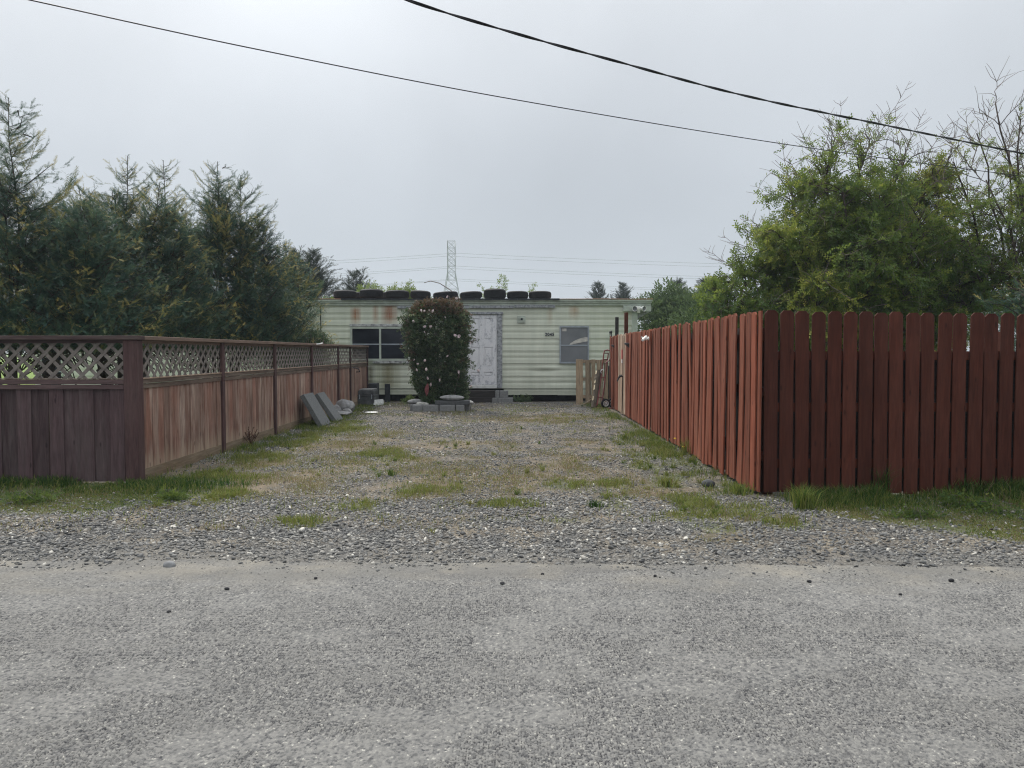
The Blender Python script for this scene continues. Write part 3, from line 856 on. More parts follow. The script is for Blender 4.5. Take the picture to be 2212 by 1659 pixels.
MB().box(px0, px1, Yl, Yl + 0.14, 0, Z['cap0'] - 0.002, None, 0.006).build('corner_post', MAT['post_dark'], FL)
MB().box(px0 - W, px1 + 0.02, Yl - 0.02, Yl + 0.15, Z['cap0'], Z['cap1'], None, 0.004).build('top_rail', MAT['rail_dark'], FL)
m = MB()
m.box(px0 - W, px0 - 0.002, Yl + 0.025, Yl + 0.075, Z['sub0'], Z['cap0'] - 0.002)
m.build('upper_rail', MAT['rail_dark'], FL)
m = MB().box(px0 - W, px0 - 0.002, Yl + 0.03, Yl + 0.10, Z['lat0'] - 0.012, Z['lat0'])
m.build('lattice_sill', MAT['rail_side'], FL)
m = MB().box(px0 - W, px0 - 0.002, Yl + 0.012, Yl + 0.05, Z['r1'], Z['lat0'] - 0.014).box(px0 - W, px0 - 0.002, Yl + 0.004, Yl + 0.044, Z['r0'], Z['r1'] - 0.006)
m.build('middle_rail', MAT['rail_dark'], FL)
lt = lattice(px0 - W, px0 - 0.004, Z['lat0'] - 0.01, Z['lat1'] + 0.01)
lt.v = [(x, y + Yl + 0.055, z) for x, y, z in lt.v]
lt.build('lattice_panel', MAT['lattice'], FL)
sp = 33.0 / FPX * Yl
DB = [board_mesh(wd, Z['bt'] + 0.015, 0.017, dg, 5, bw, 90 + i) for i, (dg, bw, wd) in enumerate(((0.022, 0.003, 0.158), (0.0, -0.003, 0.182)))]
for mm in DB: mm.materials.append(MAT['wood_dark'])
xb = at(250, 900, Yl).x
for k in range(24):
    if k == 5: xb -= 0.020
    x = xb - sp * k
    put_board(DB[k % 2], FL, (x, Yl + 0.030 + (0.017 if k % 2 else 0), 0.02 + rd.uniform(-0.006, 0.006)), (0, rd.uniform(-.003, .003) + (0.006 if k == 5 else 0), 0), 'board')
for k in range(2):
    MB().box(px0 - 2.45 * (k + 1), px0 - 2.45 * (k + 1) + 0.09, Yl + 0.09, Yl + 0.18, 0, Z['cap0'] - 0.002).build('post', MAT['post_dark'], FL)

FS = empty('lattice_fence', (px1, Yl + 0.15, 0), 'weathered reddish board fence with lattice top along the left side of the drive', 'fence')
Xf = px1 - 0.03                                    # face of the boards, looking towards +X
PY = [Yl + 0.14] + [(1106 - u) and (-Xf) * FPX / (1106 - u) for u in (481, 594, 674, 731, 757, 794)]
ye = PY[-1]
MB().box(px1 - 0.145, px1 + 0.02, Yl + 0.153, ye, Z['cap0'], Z['cap1'], None, 0.004).build('top_rail', MAT['rail_side'], FS)
MB().box(Xf - 0.06, Xf - 0.012, Yl + 0.16, ye, Z['sub0'], Z['cap0'] - 0.002).build('upper_rail', MAT['rail_side'], FS)
MB().box(Xf - 0.05, Xf + 0.006, Yl + 0.16, ye, Z['lat0'] - 0.012, Z['lat0']).build('lattice_sill', MAT['wood_bare'], FS)
MB().box(Xf - 0.045, Xf, Yl + 0.16, ye, Z['r1'], Z['lat0'] - 0.014).box(Xf - 0.045, Xf - 0.006, Yl + 0.16, ye, Z['r0'], Z['r1'] - 0.006).build('middle_rail', MAT['rail_side'], FS)
MB().box(Xf - 0.05, Xf - 0.012, Yl + 0.16, ye, 0.0, 0.13).build('kickboard', MAT['kick'], FS)
for a, b_ in zip(PY[:-1], PY[1:]):
    lt = lattice(a + 0.01, b_ - 0.04, Z['lat0'] - 0.01, Z['lat1'] + 0.01)
    lt.v = [(Xf - 0.03 - y, x, z) for x, y, z in lt.v]
    lt.build('lattice_panel', MAT['lattice'], FS)
for q, yy in enumerate(PY[1:]):
    MB().box(Xf - 0.02, Xf + 0.016, yy - 0.045, yy + 0.045, 0, Z['cap0'] - 0.003, None, 0.004).build('post', MAT['post_dark'], FS)
y = Yl + 0.21
SB = [board_mesh(0.141, Z['bt'] - 0.05, 0.016, 0.0, 5, bw, 120 + i) for i, bw in enumerate((0.0, 0.004, -0.004))]
for mm in SB: mm.materials.append(MAT['wood_side'])
while y < ye:
    put_board(SB[rd.randrange(3)], FS, (Xf - 0.026 + rd.uniform(-.003, .003), y, 0.085 + rd.uniform(-0.02, 0.02)), (rd.uniform(-.002, .002), 0, R(90) + rd.uniform(-.02, .02)), 'board')
    y += 0.1425 + rd.uniform(0, 0.002)

# ------------------------------------------------------------------ the mobile home
YT = gnd(1100, 868).y + 0.08                        # plane of its front wall
KT = FPX / YT
xt = lambda u: at(u, 760, YT).x
zt_ = lambda v: at(1106, v, YT).z
x_l, x_r = xt(75), xt(1375)
TR = empty('mobile_home', ((x_l + x_r) / 2, YT, 0), 'long pale green ribbed mobile home with rust streaks behind the drive', 'mobile home')
b = NB('pale_green_siding')
p = b.pos()
sx, sy, sz = b.xyz(p)
st = b.noise(b.scale(p, (5.0, 1.0, 0.35)), 1.0, 5, 0.65)
bl = b.noise(p, 1.4, 4, 0.6)
col = b.mix(b.rng(st, 0.3, 0.7), (0.50, 0.54, 0.455), (0.61, 0.64, 0.545))
col = b.mix(b.rng(bl, 0.40, 0.72, 0.0, 0.55), col, (0.46, 0.485, 0.405))
streak = b.noise(b.scale(p, (16.0, 1.0, 0.5)), 1.0, 4, 0.7, 0.3)
fine = b.noise(p, 26.0, 3, 0.7)
def stain(x0, wdt, z0, z1, col, c, amt):
    fx = b.math('SUBTRACT', 1.0, b.math('ABSOLUTE', b.math('DIVIDE', b.math('SUBTRACT', sx, x0), wdt)), True)
    fz = b.math('MULTIPLY', b.rng(sz, z1 + 0.05, z1 - 0.08), b.rng(sz, z0 - 0.05, z0 + 0.25))
    f = b.math('MULTIPLY', b.math('MULTIPLY', b.math('POWER', fx, 0.7), fz), b.math('MULTIPLY', b.rng(streak, 0.20, 0.50), b.rng(fine, 0.2, 0.6, 0.75, 1.0)), True)
    return b.mix(b.math('MULTIPLY', f, amt), col, c)
col = stain(xt(769), 0.17, zt_(703), zt_(664), col, (0.30, 0.125, 0.055), 0.95)
col = stain(xt(842), 0.26, zt_(703), zt_(648), col, (0.26, 0.10, 0.045), 1.0)
col = stain(xt(812), 0.10, zt_(703), zt_(655), col, (0.30, 0.15, 0.08), 0.7)
col = stain(xt(838), 0.42, zt_(850), zt_(780), col, (0.17, 0.16, 0.085), 0.95)
col = stain(xt(800), 0.16, zt_(850), zt_(785), col, (0.10, 0.09, 0.06), 0.9)
col = stain(xt(1240), 0.18, zt_(690), zt_(660), col, (0.36, 0.22, 0.12), 0.75)
col = stain(xt(1187), 0.10, zt_(705), zt_(664), col, (0.36, 0.27, 0.16), 0.5)
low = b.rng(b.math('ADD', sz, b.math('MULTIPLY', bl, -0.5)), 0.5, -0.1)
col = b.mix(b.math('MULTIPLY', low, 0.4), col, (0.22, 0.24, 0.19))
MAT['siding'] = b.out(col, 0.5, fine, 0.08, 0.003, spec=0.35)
MAT['trim_green'] = simple('pale_green_trim', (0.43, 0.485, 0.43), 0.55, 0.10, 6.0, c2=(0.32, 0.35, 0.31))
MAT['trim_grey'] = simple('peeling_grey_trim', (0.34, 0.36, 0.385), 0.8, 0.2, 16.0, c2=(0.11, 0.115, 0.13), bs=0.5)
MAT['trim_rot'] = simple('rotted_white_trim', (0.45, 0.47, 0.47), 0.8, 0.2, 9.0, c2=(0.06, 0.06, 0.065), bs=0.5)
MAT['alum'] = simple('dull_aluminium', (0.33, 0.37, 0.42), 0.45, 0.1, 10.0, metal=0.2)
b = NB('dark_window_glass')
gn = b.noise(b.scale(b.pos(), (1.2, 1, 3.0)), 1.5, 3)
MAT['glass'] = b.out(b.mix(b.rng(gn, 0.35, 0.7), (0.006, 0.008, 0.014), (0.02, 0.024, 0.034)), 0.12, None, spec=0.22)
b = NB('grey_insect_screen')
p = b.obj()
wv = b.noise(b.scale(p, (30, 1, 120)), 1.0, 2)
gb = b.noise(p, 2.2, 3)
MAT['screen'] = b.out(b.mix(b.rng(gb, 0.3, 0.7), b.mix(b.rng(wv, 0.3, 0.7), (0.125, 0.135, 0.15), (0.16, 0.17, 0.185)), (0.185, 0.195, 0.21)), 0.6, None, spec=0.25)
MAT['pale_strip'] = simple('cream_strip', (0.52, 0.50, 0.47), 0.9, 0.15, 9.0, c2=(0.30, 0.29, 0.28))
b = NB('peeling_white_door')
p = b.obj()
a1 = b.noise(b.scale(p, (3, 3, 2)), 2.2, 5, 0.75)
a2 = b.noise(b.scale(p, (1, 1, 0.6)), 30.0, 4, 0.7)
dx_, dy_, dz_ = b.xyz(b.pos())
lo = b.rng(dz_, 0.95, 0.3, 0.0, 0.09)
pe = b.rng(b.math('ADD', b.math('MULTIPLY', a1, 0.62), b.math('ADD', b.math('MULTIPLY', a2, 0.38), lo)), 0.53, 0.63)
dc = b.mix(b.rng(a2, 0.3, 0.7), (0.60, 0.61, 0.645), (0.72, 0.73, 0.755))
MAT['door'] = b.out(b.mix(b.math('MULTIPLY', pe, 0.75), dc, (0.20, 0.215, 0.26)), 0.65, pe, 0.3, 0.002)
b = NB('rusty_white_roof')
p = b.pos()
rx_, ry_, rz_ = b.xyz(p)
rn = b.noise(p, 1.6, 5, 0.65)
rr = b.math('ADD', b.math('ABSOLUTE', b.math('ADD', b.math('MULTIPLY', rx_, 0.13), 0.12)), b.math('MULTIPLY', rn, 0.7))
MAT['roof'] = b.out(b.mix(b.rng(rr, 0.52, 0.72), (0.62, 0.63, 0.63), b.mix(b.rng(rn, 0.3, 0.7), (0.36, 0.19, 0.12), (0.50, 0.33, 0.24))), 0.7, rn, 0.3, 0.01)

# ribbed wall skin
ztop, zlow = zt_(660), zt_(839)
per = 27.2 / KT
laps = [zlow + per * k for k in range(-1, 8)]
prof = []
def rib(z0, z1):
    h = z1 - z0
    # bottom lip, round ridge, groove, flat, groove, ridge, tuck under the next sheet
    return [(z0, 0.024), (z0 + 0.004, 0.026), (z0 + 0.03 * h, 0.026), (z0 + 0.10 * h, 0.021), (z0 + 0.2 * h, 0.018), (z0 + 0.30 * h, 0.018), (z0 + 0.36 * h, 0.010), (z0 + 0.42 * h, 0.003), (z0 + 0.47 * h, 0.003), (z0 + 0.54 * h, 0.012), (z0 + 0.62 * h, 0.016), (z0 + 0.72 * h, 0.015), (z0 + 0.78 * h, 0.006), (z0 + 0.84 * h, 0.003), (z0 + 0.90 * h, 0.008), (z0 + 0.96 * h, 0.011), (z0 + 0.995 * h, 0.011)]
for k in range(7):
    z0, z1 = zlow + per * k, zlow + per * (k + 1)
    prof += [(q[0], 0.006 + (q[1] - 0.006) * 0.72) for q in rib(z0, z1) if q[0] <= ztop]
prof.append((ztop, 0.012))
nxs = np.concatenate([np.arange(x_l, x_r, 0.14), [x_r]])
pz, po = np.array([q[0] for q in prof]), np.array([q[1] for q in prof])
XX, ZZ = np.meshgrid(nxs, pz)
OO = np.repeat(po[:, None], len(nxs), 1)
OO = OO + 0.008 * (vnoise(XX * 1.3, ZZ * 2.2, 31, 2) - 0.5)
dxx, dzz = xt(1172), zt_(802)
OO = OO - 0.03 * np.exp(-((XX - dxx) / 0.30) ** 2 - ((ZZ - dzz) / 0.07) ** 2) + 0.018 * np.exp(-((XX - dxx - 0.2) / 0.25) ** 2 - ((ZZ - dzz - 0.1) / 0.06) ** 2)
OO = OO - 0.014 * np.exp(-((XX - xt(1215)) / 0.4) ** 2 - ((ZZ - zt_(826)) / 0.06) ** 2)
ZZ = ZZ + 0.012 * (vnoise(XX * 0.5, XX * 0 + 4, 12, 2) - 0.5)
V = np.stack([XX.ravel(), YT - OO.ravel(), ZZ.ravel()], 1) - np.array(TR.location)
nn = len(nxs)
I = (np.arange(len(pz) - 1)[:, None] * nn + np.arange(nn - 1)[None]).ravel()
mesh_np('siding', V, np.stack([I, I + 1, I + 1 + nn, I + nn], 1), MAT['siding'], parent=TR, smooth=True).data.set_sharp_from_angle(angle=R(50))
zr = zt_(648)
DPT = 3.6
MB().box(x_l, x_r, YT + 0.03, YT + DPT, zlow - 0.02, zr - 0.02).build('body', MAT['trim_green'], TR)
# skirting strip under the lap line, ragged lower edge
m = MB()
for u0, u1, vb, o in ((75, 800, 852, 0.0), (800, 905, 852, 0.004), (905, 1010, 852, 0.0), (1088, 1205, 853, 0.0), (1205, 1256, 853.6, -0.012), (1256, 1375, 853, 0.0)):
    for za, zb, yo in ((841, 846, 0.012), (846, 848.5, 0.004), (848.5, vb, 0.014)):
        m.box(xt(u0) + 0.001, xt(u1) - 0.001, YT - 0.006 + o - yo, YT + 0.014, zt_(zb), zt_(za) - 0.002)
m.build('skirting', MAT['siding'], TR)
MB().box(x_l + .1, x_r - .1, YT + 0.45, YT + DPT - .1, 0.02, zlow - 0.03).build('underframe', MAT['rubber'], TR)
# roof: slightly cambered sheet with an overhang on the right
xr_e = xt(1408)
m = MB()
rows = [(YT - 0.13, 0.035), (YT + 0.4, 0.06), (YT + 1.2, 0.11), (YT + 1.9, 0.135), (YT + 2.6, 0.11), (YT + DPT + 0.1, 0.03)]
cols_x = np.linspace(x_l - 0.1, xr_e, 60)
vs = []
for yy, dz in rows:
    for xx in cols_x:
        vs.append((xx, yy, zr + dz - 0.004 + 0.012 * float(vnoise(xx * 1.7, yy * 1.4, 9, 2) - 0.5)))
nb = len(vs)
vs += [(x, y, z - 0.02) for x, y, z in vs]
fs = []
n = len(cols_x)
for r_ in range(len(rows) - 1):
    for c in range(n - 1):
        a = r_ * n + c
        fs.append((a, a + 1, a + n + 1, a + n))
        fs.append((nb + a + n, nb + a + n + 1, nb + a + 1, nb + a))
for c in range(n - 1):
    fs.append((c, nb + c, nb + c + 1, c + 1))
for r_ in range(len(rows) - 1):
    for c in (0, n - 1):
        a, q = r_ * n + c, (r_ + 1) * n + c
        fs.append((a, q, nb + q, nb + a) if c else (q, a, nb + a, nb + q))
m.add(vs, fs)
m.build('roof', MAT['roof'], TR, smooth=30)
# three stepped mouldings under the roof edge
m = MB()
m.box(x_l - 0.08, xr_e - 0.01, YT - 0.115, YT + 0.02, zt_(651.5), zr + 0.008)
m.box(x_l - 0.06, xr_e - 0.03, YT - 0.085, YT + 0.02, zt_(655.5), zt_(651.5) - 0.002)
m.box(x_l - 0.04, xr_e - 0.05, YT - 0.06, YT + 0.02, zt_(660), zt_(655.5) - 0.002)
m.build('roof_edge', MAT['trim_green'], TR)
m = MB()
for k in range(26):
    u0 = 740 + k * 18
    if u0 > 1195: break
    m.box(xt(u0), xt(u0 + 18) - 0.002, YT - 0.150, YT - 0.118, zr - 0.012 + rd.uniform(-.008, .004), zr + 0.034 + rd.uniform(-.003, .005))
m.build('tarp_hem', MAT['tote'], TR)
m = MB()
for u0, u1, va, vb in ((1015, 1110, 660, 666), (1111, 1199, 658.5, 665)):
    m.box(xt(u0), xt(u1), YT - 0.085, YT - 0.028, zt_(vb), zt_(va) - 0.003, None, 0.003)
m.box(xt(860), xt(1014), YT - 0.088, YT - 0.028, zt_(666.5), zt_(661), None, 0.003)
m.build('header_board', MAT['trim_grey'], TR)
MB().box(xt(1364.5), xt(1376), YT - 0.05, YT + 0.03, zt_(853), zt_(673) - 0.003).build('corner_trim', MAT['trim_green'], TR)
# eave box with soffit at the right end
m = MB().box(xt(1344.5), xt(1405), YT - 0.082, YT - 0.055, zt_(673), zt_(660.5), None, 0.003)
m.build('fascia_board', MAT['trim_green'], TR)
m = MB()
xs_, xe_ = x_r + 0.003, xt(1404)
za, zb, zc = zt_(690), zt_(673.5), zt_(661)
vs = [(xs_, YT + 0.0, za), (xe_, YT + 0.0, zb), (xe_, YT + 0.0, zc), (xs_, YT + 0.0, zc)]
vs += [(x, y + DPT, z) for x, y, z in vs]
m.add(vs, [(0, 1, 2, 3), (7, 6, 5, 4), (0, 4, 5, 1), (1, 5, 6, 2), (2, 6, 7, 3), (3, 7, 4, 0)])
m.build('soffit', MAT['trim_rot'], TR)

def window(u0, u1, v0, v1, cols, pane_mat, frame_mat, fw, lab=None):
    x0, x1, z0, z1 = xt(u0), xt(u1), zt_(v1), zt_(v0)
    ya, yb = YT - 0.062, YT - 0.027
    m = MB()
    m.box(x0, x1, ya, yb, z1 - fw, z1).box(x0, x1, ya, yb, z0, z0 + fw)
    m.box(x0, x0 + fw, ya, yb, z0 + fw + .001, z1 - fw - .001).box(x1 - fw, x1, ya, yb, z0 + fw + .001, z1 - fw - .001)
    cw = (x1 - x0 - fw) / cols
    for k in range(1, cols): m.box(x0 + cw * k, x0 + cw * k + fw, ya + 0.002, yb, z0 + fw + .001, z1 - fw - .001)
    W_ = m.build('window', frame_mat, TR)
    if lab: W_['label'] = lab
    zm = z0 + (z1 - z0) * 0.485
    for k in range(cols):
        a, c = x0 + cw * k + fw + 0.002, x0 + cw * (k + 1) - 0.002
        MB().box(a, c, ya + 0.010, yb, zm - 0.016, zm + 0.016).build('sash_rail', MAT['alum'], W_)
        MB().box(a, c, ya + 0.022, yb, zm + 0.018, z1 - fw - 0.003).build('pane', pane_mat, W_)
        MB().box(a, c, ya + 0.020, yb, z0 + fw + 0.003, zm - 0.018).build('pane', pane_mat, W_)
    return W_, ya, (x0, x1, z0, z1, zm)
for o in (TR,): pass
W1, ya, q = window(758, 886, 706, 779, 2, MAT['glass'], MAT['trim_green'], 0.055, 'dark double window beside the climbing rose')
m = MB().box(xt(757), xt(890), YT - 0.072, YT - 0.028, zt_(705.6), zt_(700), None, 0.004).box(xt(806), xt(894), YT - 0.07, YT - 0.028, zt_(785), zt_(779.5), None, 0.004)
m.build('window_trim', MAT['trim_rot'], TR)
W2, ya, q = window(1208.5, 1272, 704.5, 785, 1, MAT['screen'], MAT['alum'], 0.04, 'grey screened window by the house number')
# pale strip curving across the upper pane
x0, x1, z0, z1, zm = q
m = MB()
xa, xb_ = x0 + (x1 - x0) * 0.33, x1 - 0.043
top_, bot_ = [], []
N_ = 14
for i in range(N_ + 1):
    t = i / N_
    xx = xa + (xb_ - xa) * t
    top_.append((xx, zm + 0.02 + 0.20 * math.sin(t * math.pi / 2) ** 0.75 + 0.02 * t))
    bot_.append((xx, zm + 0.02 + 0.11 * max(0, t - 0.12) ** 0.9))
m.prism([(x, z) for x, z in bot_] + [(x, z) for x, z in top_[::-1]], 0, 0.004, Matrix(((1, 0, 0, 0), (0, 0, 1, ya + 0.016), (0, 1, 0, 0), (0, 0, 0, 1))))
m.build('pale_strip', MAT['pale_strip'], W2)
m = MB().box(x0 + .07, x0 + .20, ya + 0.017, ya + 0.021, z1 - 0.15, z1 - 0.07)
m.build('window_sticker', MAT['pale_strip'], W2)
W3, _, _ = window(88, 137, 768, 835, 1, MAT['glass'], MAT['trim_green'], 0.05, 'dark window seen through the fence lattice')

# door: six sunk panels, worn kick zone
DX0, DX1, DZ0, DZ1 = xt(1009), xt(1073), zt_(831), zt_(681)
yd = YT - 0.045
m = MB()
dw, dh = DX1 - DX0, DZ1 - DZ0
cx = [(0.13, 0.43), (0.57, 0.87)]
rows_ = [(0.645, 0.955), (0.255, 0.545), (0.115, 0.185)]
m.box(DX0, DX1, yd + 0.016, yd + 0.02, DZ0, DZ1)
gx = [0, cx[0][0], cx[0][1], cx[1][0], cx[1][1], 1]
for i in (0, 2, 4): m.box(DX0 + gx[i] * dw, DX0 + gx[i + 1] * dw, yd, yd + 0.0155, DZ0, DZ1)
for a, c in cx:
    zz = [0] + [t for r_ in sorted(rows_) for t in r_] + [1]
    for i in range(0, len(zz), 2): m.box(DX0 + a * dw + .0005, DX0 + c * dw - .0005, yd, yd + 0.0155, DZ0 + zz[i] * dh, DZ0 + zz[i + 1] * dh)
    for r0, r1 in rows_: m.box(DX0 + (a + 0.045) * dw, DX0 + (c - 0.045) * dw, yd + 0.004, yd + 0.0155, DZ0 + r0 * dh + 0.035, DZ0 + r1 * dh - 0.035, None, 0.006)
D = m.build('door', MAT['door'], TR)
m = MB().lathe([(0.0, 0.0), (0.028, 0.0), (0.028, 0.008), (0.012, 0.012), (0.012, 0.035), (0.027, 0.045), (0.027, 0.062), (0.0, 0.07)], 12, Matrix.Translation((DX0 + 0.07 * dw, yd - 0.001, DZ0 + 0.47 * dh)) @ Matrix.Rotation(R(90), 4, 'X'))
m.build('door_knob', MAT['alum'], D, smooth=30)
m = MB()
m.box(xt(1074), xt(1085), YT - 0.07, YT - 0.02, zt_(838), DZ1 + 0.02, None, 0.004)
m.box(xt(996), xt(1008), YT - 0.07, YT - 0.02, zt_(838), DZ1 + 0.02, None, 0.004)
m.box(xt(994), xt(1087), YT - 0.082, YT - 0.02, DZ1 + 0.023, zt_(674), None, 0.004)
m.build('door_frame', MAT['trim_grey'], TR)
MB().box(xt(1008.5), xt(1073.5), YT - 0.10, YT - 0.02, zt_(838.5), zt_(832), None, 0.004).build('threshold', MAT['white_old'], TR)
# square vent
vx0, vx1, vz0, vz1 = xt(1117.5), xt(1135), zt_(698), zt_(682.5)
m = MB().box(vx0, vx1, YT - 0.046, YT - 0.024, vz0, vz1, None, 0.006)
for k in range(4):
    h = (vz1 - vz0 - 0.07) / 4
    m.box(vx0 + 0.03, vx1 - 0.03, YT - 0.056, YT - 0.0465, vz0 + 0.035 + h * k, vz0 + 0.035 + h * (k + .55))
V_ = m.build('vent', MAT['trim_green'], TR)
MB().lathe([(0.0, 0.012), (0.02, 0.01), (0.032, 0.0)], 12, Matrix.Translation(((vx0 + vx1) / 2 + .01, YT - 0.0565, (vz0 + vz1) / 2 + .01)) @ Matrix.Rotation(R(90), 4, 'X')).build('vent_knob', MAT['tote'], V_)
# house number 2045, black on a white edge
def letters(txt, size, ext, off, name, mat, parent, loc, rot):
    cu = bpy.data.curves.new(name, 'FONT')
    cu.body = txt
    cu.size = size
    cu.extrude = ext
    cu.offset = off
    cu.align_x = 'CENTER'
    cu.align_y = 'BOTTOM_BASELINE'
    t = bpy.data.objects.new(name, cu)
    COL.objects.link(t)
    dg = bpy.context.evaluated_depsgraph_get()
    me = bpy.data.meshes.new_from_object(t.evaluated_get(dg))
    bpy.data.objects.remove(t)
    bpy.data.curves.remove(cu)
    me.materials.clear()
    o = link(name, me, mat, parent)
    P = Vector(parent.location) + (Vector(parent.parent.location) if parent.parent else Vector())
    o.location = Vector(loc) - P
    o.rotation_euler = rot
    return o
MAT['digit'] = simple('black_digit', (0.008, 0.01, 0.018), 0.4, 0.1, 5.0)
MAT['digit_edge'] = simple('white_digit_edge', (0.62, 0.66, 0.68), 0.5, 0.05, 5.0)
for k, ch in enumerate('2045'):
    ux = 1179.3 + k * 5.15
    zz = zt_(725.3)
    o = letters(ch, 0.122, 0.0025, 0.0042, 'house_digit', MAT['digit'], TR, (xt(ux), YT - 0.0365, zz), (R(90), 0, 0))
    o['label'] = 'black digit ' + ch
    e = letters(ch, 0.122, 0.002, 0.0075, 'digit_backing', MAT['digit_edge'], TR, (xt(ux), YT - 0.0315, zz), (R(90), 0, 0))
# twin floodlight on the eave board
FLD = empty('floodlight', (xt(1379), YT - 0.083, zt_(666)), 'white twin-headed floodlight under the right end of the roof', 'floodlight')
fx, fz = xt(1377.5), zt_(667)
MB().box(fx - 0.055, fx + 0.055, YT - 0.14, YT - 0.083, fz - 0.045, fz + 0.06, None, 0.012).build('lamp_base', MAT['white'], FLD)
MB().box(fx - 0.045, fx + 0.045, YT - 0.135, YT - 0.088, fz - 0.13, fz - 0.048, None, 0.012).build('motion_sensor', MAT['white'], FLD)
for s in (-1, 1):
    M = Matrix.Translation((fx + s * 0.07, YT - 0.15, fz + 0.01)) @ Matrix.Rotation(R(s * 34), 4, 'Z') @ Matrix.Rotation(R(100), 4, 'X')
    h = MB().lathe([(0.0, -0.05), (0.03, -0.05), (0.038, 0.0), (0.06, 0.06), (0.078, 0.10), (0.081, 0.125), (0.072, 0.125), (0.068, 0.11)], 16, M).build('lamp_head', MAT['white'], FLD, smooth=30)
    MB().lathe([(0.068, 0.108), (0.05, 0.10), (0.0, 0.095)], 16, M).build('lens', MAT['screen'], h, smooth=1)
# dark cable down the wall at the left
tt = MB().tube([(xt(694.5), YT - 0.045, zt_(664)), (xt(694.3), YT - 0.048, zt_(690)), (xt(694.8), YT - 0.045, zt_(760)), (xt(694.5), YT - 0.045, zt_(850))], 0.016, 6)
tt.build('wall_conduit', MAT['cable'], TR)

# ------------------------------------------------------------------ tyres on the roof
def tyre(r, h, seed, hole=0.6):
    rs = random.Random(seed)
    prof = []
    rb = 0.16 * h + 0.01
    nz = 7
    prof += [(r * hole, h * 0.16), (r * hole, 0.06 * h), (r * 0.74, 0.0), (r - rb, 0.035 * h), (r - 0.012, 0.16 * h)]
    for i in range(nz):                                    # tread with shallow grooves
        z0 = h * (0.19 + 0.62 * i / nz)
        z1 = h * (0.19 + 0.62 * (i + 0.78) / nz)
        rr = r - 0.008 + 0.008 * math.sin(math.pi * (i + .5) / nz)
        prof += [(rr, z0), (rr, z1), (rr - 0.007, z1 + 0.002), (rr - 0.007, z1 + h * 0.02)]
    prof += [(r - 0.012, 0.84 * h), (r - rb, 0.965 * h), (r * 0.74, h), (r * hole, 0.94 * h), (r * hole, 0.84 * h)]
    return MB().lathe(prof, 40, closed=False)
TYR = [  # left and right edge, top and bottom in the photograph; tilt; words
    (721, 770, 627, 645, 0, 'black tyre at the left end of the front row on the roof'),
    (777, 828, 625.5, 646, 0, 'second tyre from the left on the roof, plain tread facing out'),
    (833, 884, 628, 646, 0, 'third tyre from the left on the roof, left of the rose top'),
    (886, 930, 630, 646.5, 3, 'tyre on the roof partly behind the left side of the rose top'),
    (936, 990, 634, 648, -4, 'low tyre on the roof hidden behind the middle of the rose top'),
    (994, 1042, 633, 647.5, -3, 'low tyre on the roof just left of the tallest tyre'),
    (1045, 1093, 626, 647, 0, 'tallest wide tyre standing highest on the roof edge'),
    (1095, 1141, 630.5, 646.5, 0, 'second tyre from the right end of the roof row'),
    (1142, 1191, 630, 646, 0, 'black tyre at the right end of the front row on the roof'),
]
for i, (u0, u1, v0, v1, tilt, lab) in enumerate(TYR):
    r = (u1 - u0) / 2 / KT * 1.01
    h = (v1 - v0) / KT * 1.02
    yc = YT - 0.02 + r - 0.06
    zb = zr + 0.045
    m = tyre(r, h, i)
    M = Matrix.Rotation(R(tilt), 4, 'Y') @ Matrix.Rotation(rd.random() * 6, 4, 'Z')
    m.v = [tuple(M @ Vector(p)) for p in m.v]
    o = tag(m.build('tyre', MAT['rubber'], None, 40, True, (at((u0 + u1) / 2, 640, yc).x, yc, zb + abs(math.sin(R(tilt))) * r * .5)), lab, 'tyre', 'tyres weighing down the roof')
for i, (u, lab) in enumerate(((773.5, 'tyre glimpsed through the gap beside the leftmost roof tyre'), (831, 'tyre glimpsed through the gap beside the third roof tyre'))):
    yc = YT + 1.25
    m = tyre(0.31, 0.215, 30 + i)
    tag(m.build('tyre', MAT['rubber'], None, 40, True, (at(u, 640, yc).x, yc, zr + 0.105)), lab, 'tyre', 'tyres weighing down the roof')

# ------------------------------------------------------------------ planter, steps, slabs, odds and ends
def block_mesh(l, w, h, mat, seed, name='concrete_block'):
    m = MB().box(-l / 2, l / 2, -w / 2, w / 2, 0, h, None, 0.008)
    me_o = m.build(name, mat, None, False, True)
    return me_o
def block(l, w, h, loc, rz, mat, label, cat='concrete block', name='concrete_block', group=None, rx=0.0):
    o = block_mesh(l, w, h, mat, 0, name)
    o.location = loc
    o.rotation_euler = (rx, 0, rz)
    return tag(o, label, cat, group)
YPf = gnd(950, 889.5).y
kp = FPX / YPf
gz = 0.0
hB = 14.5 / kp
PX = lambda u: at(u, 880, YPf).x
G_ = 'blocks edging the rose planter'
def front_block(u0, u1, lab, dy=0.0, hh=None):
    l = (u1 - u0) / kp - 0.006
    block(l, 0.19, hh or hB, (PX((u0 + u1) / 2), YPf + 0.095 + dy, 0.0), R(rd.uniform(-1, 1)), MAT['concrete'], lab, group=G_)
front_block(890, 913, 'short grey block at the left front corner of the rose planter', 0.03)
front_block(913.5, 947.5, 'long grey block left of the middle in the planter front', 0.0)
front_block(949, 983, 'long grey block under the dark flagstone of the planter', 0.01)
front_block(984, 1003.5, 'short grey block at the right front corner of the rose planter', 0.02)
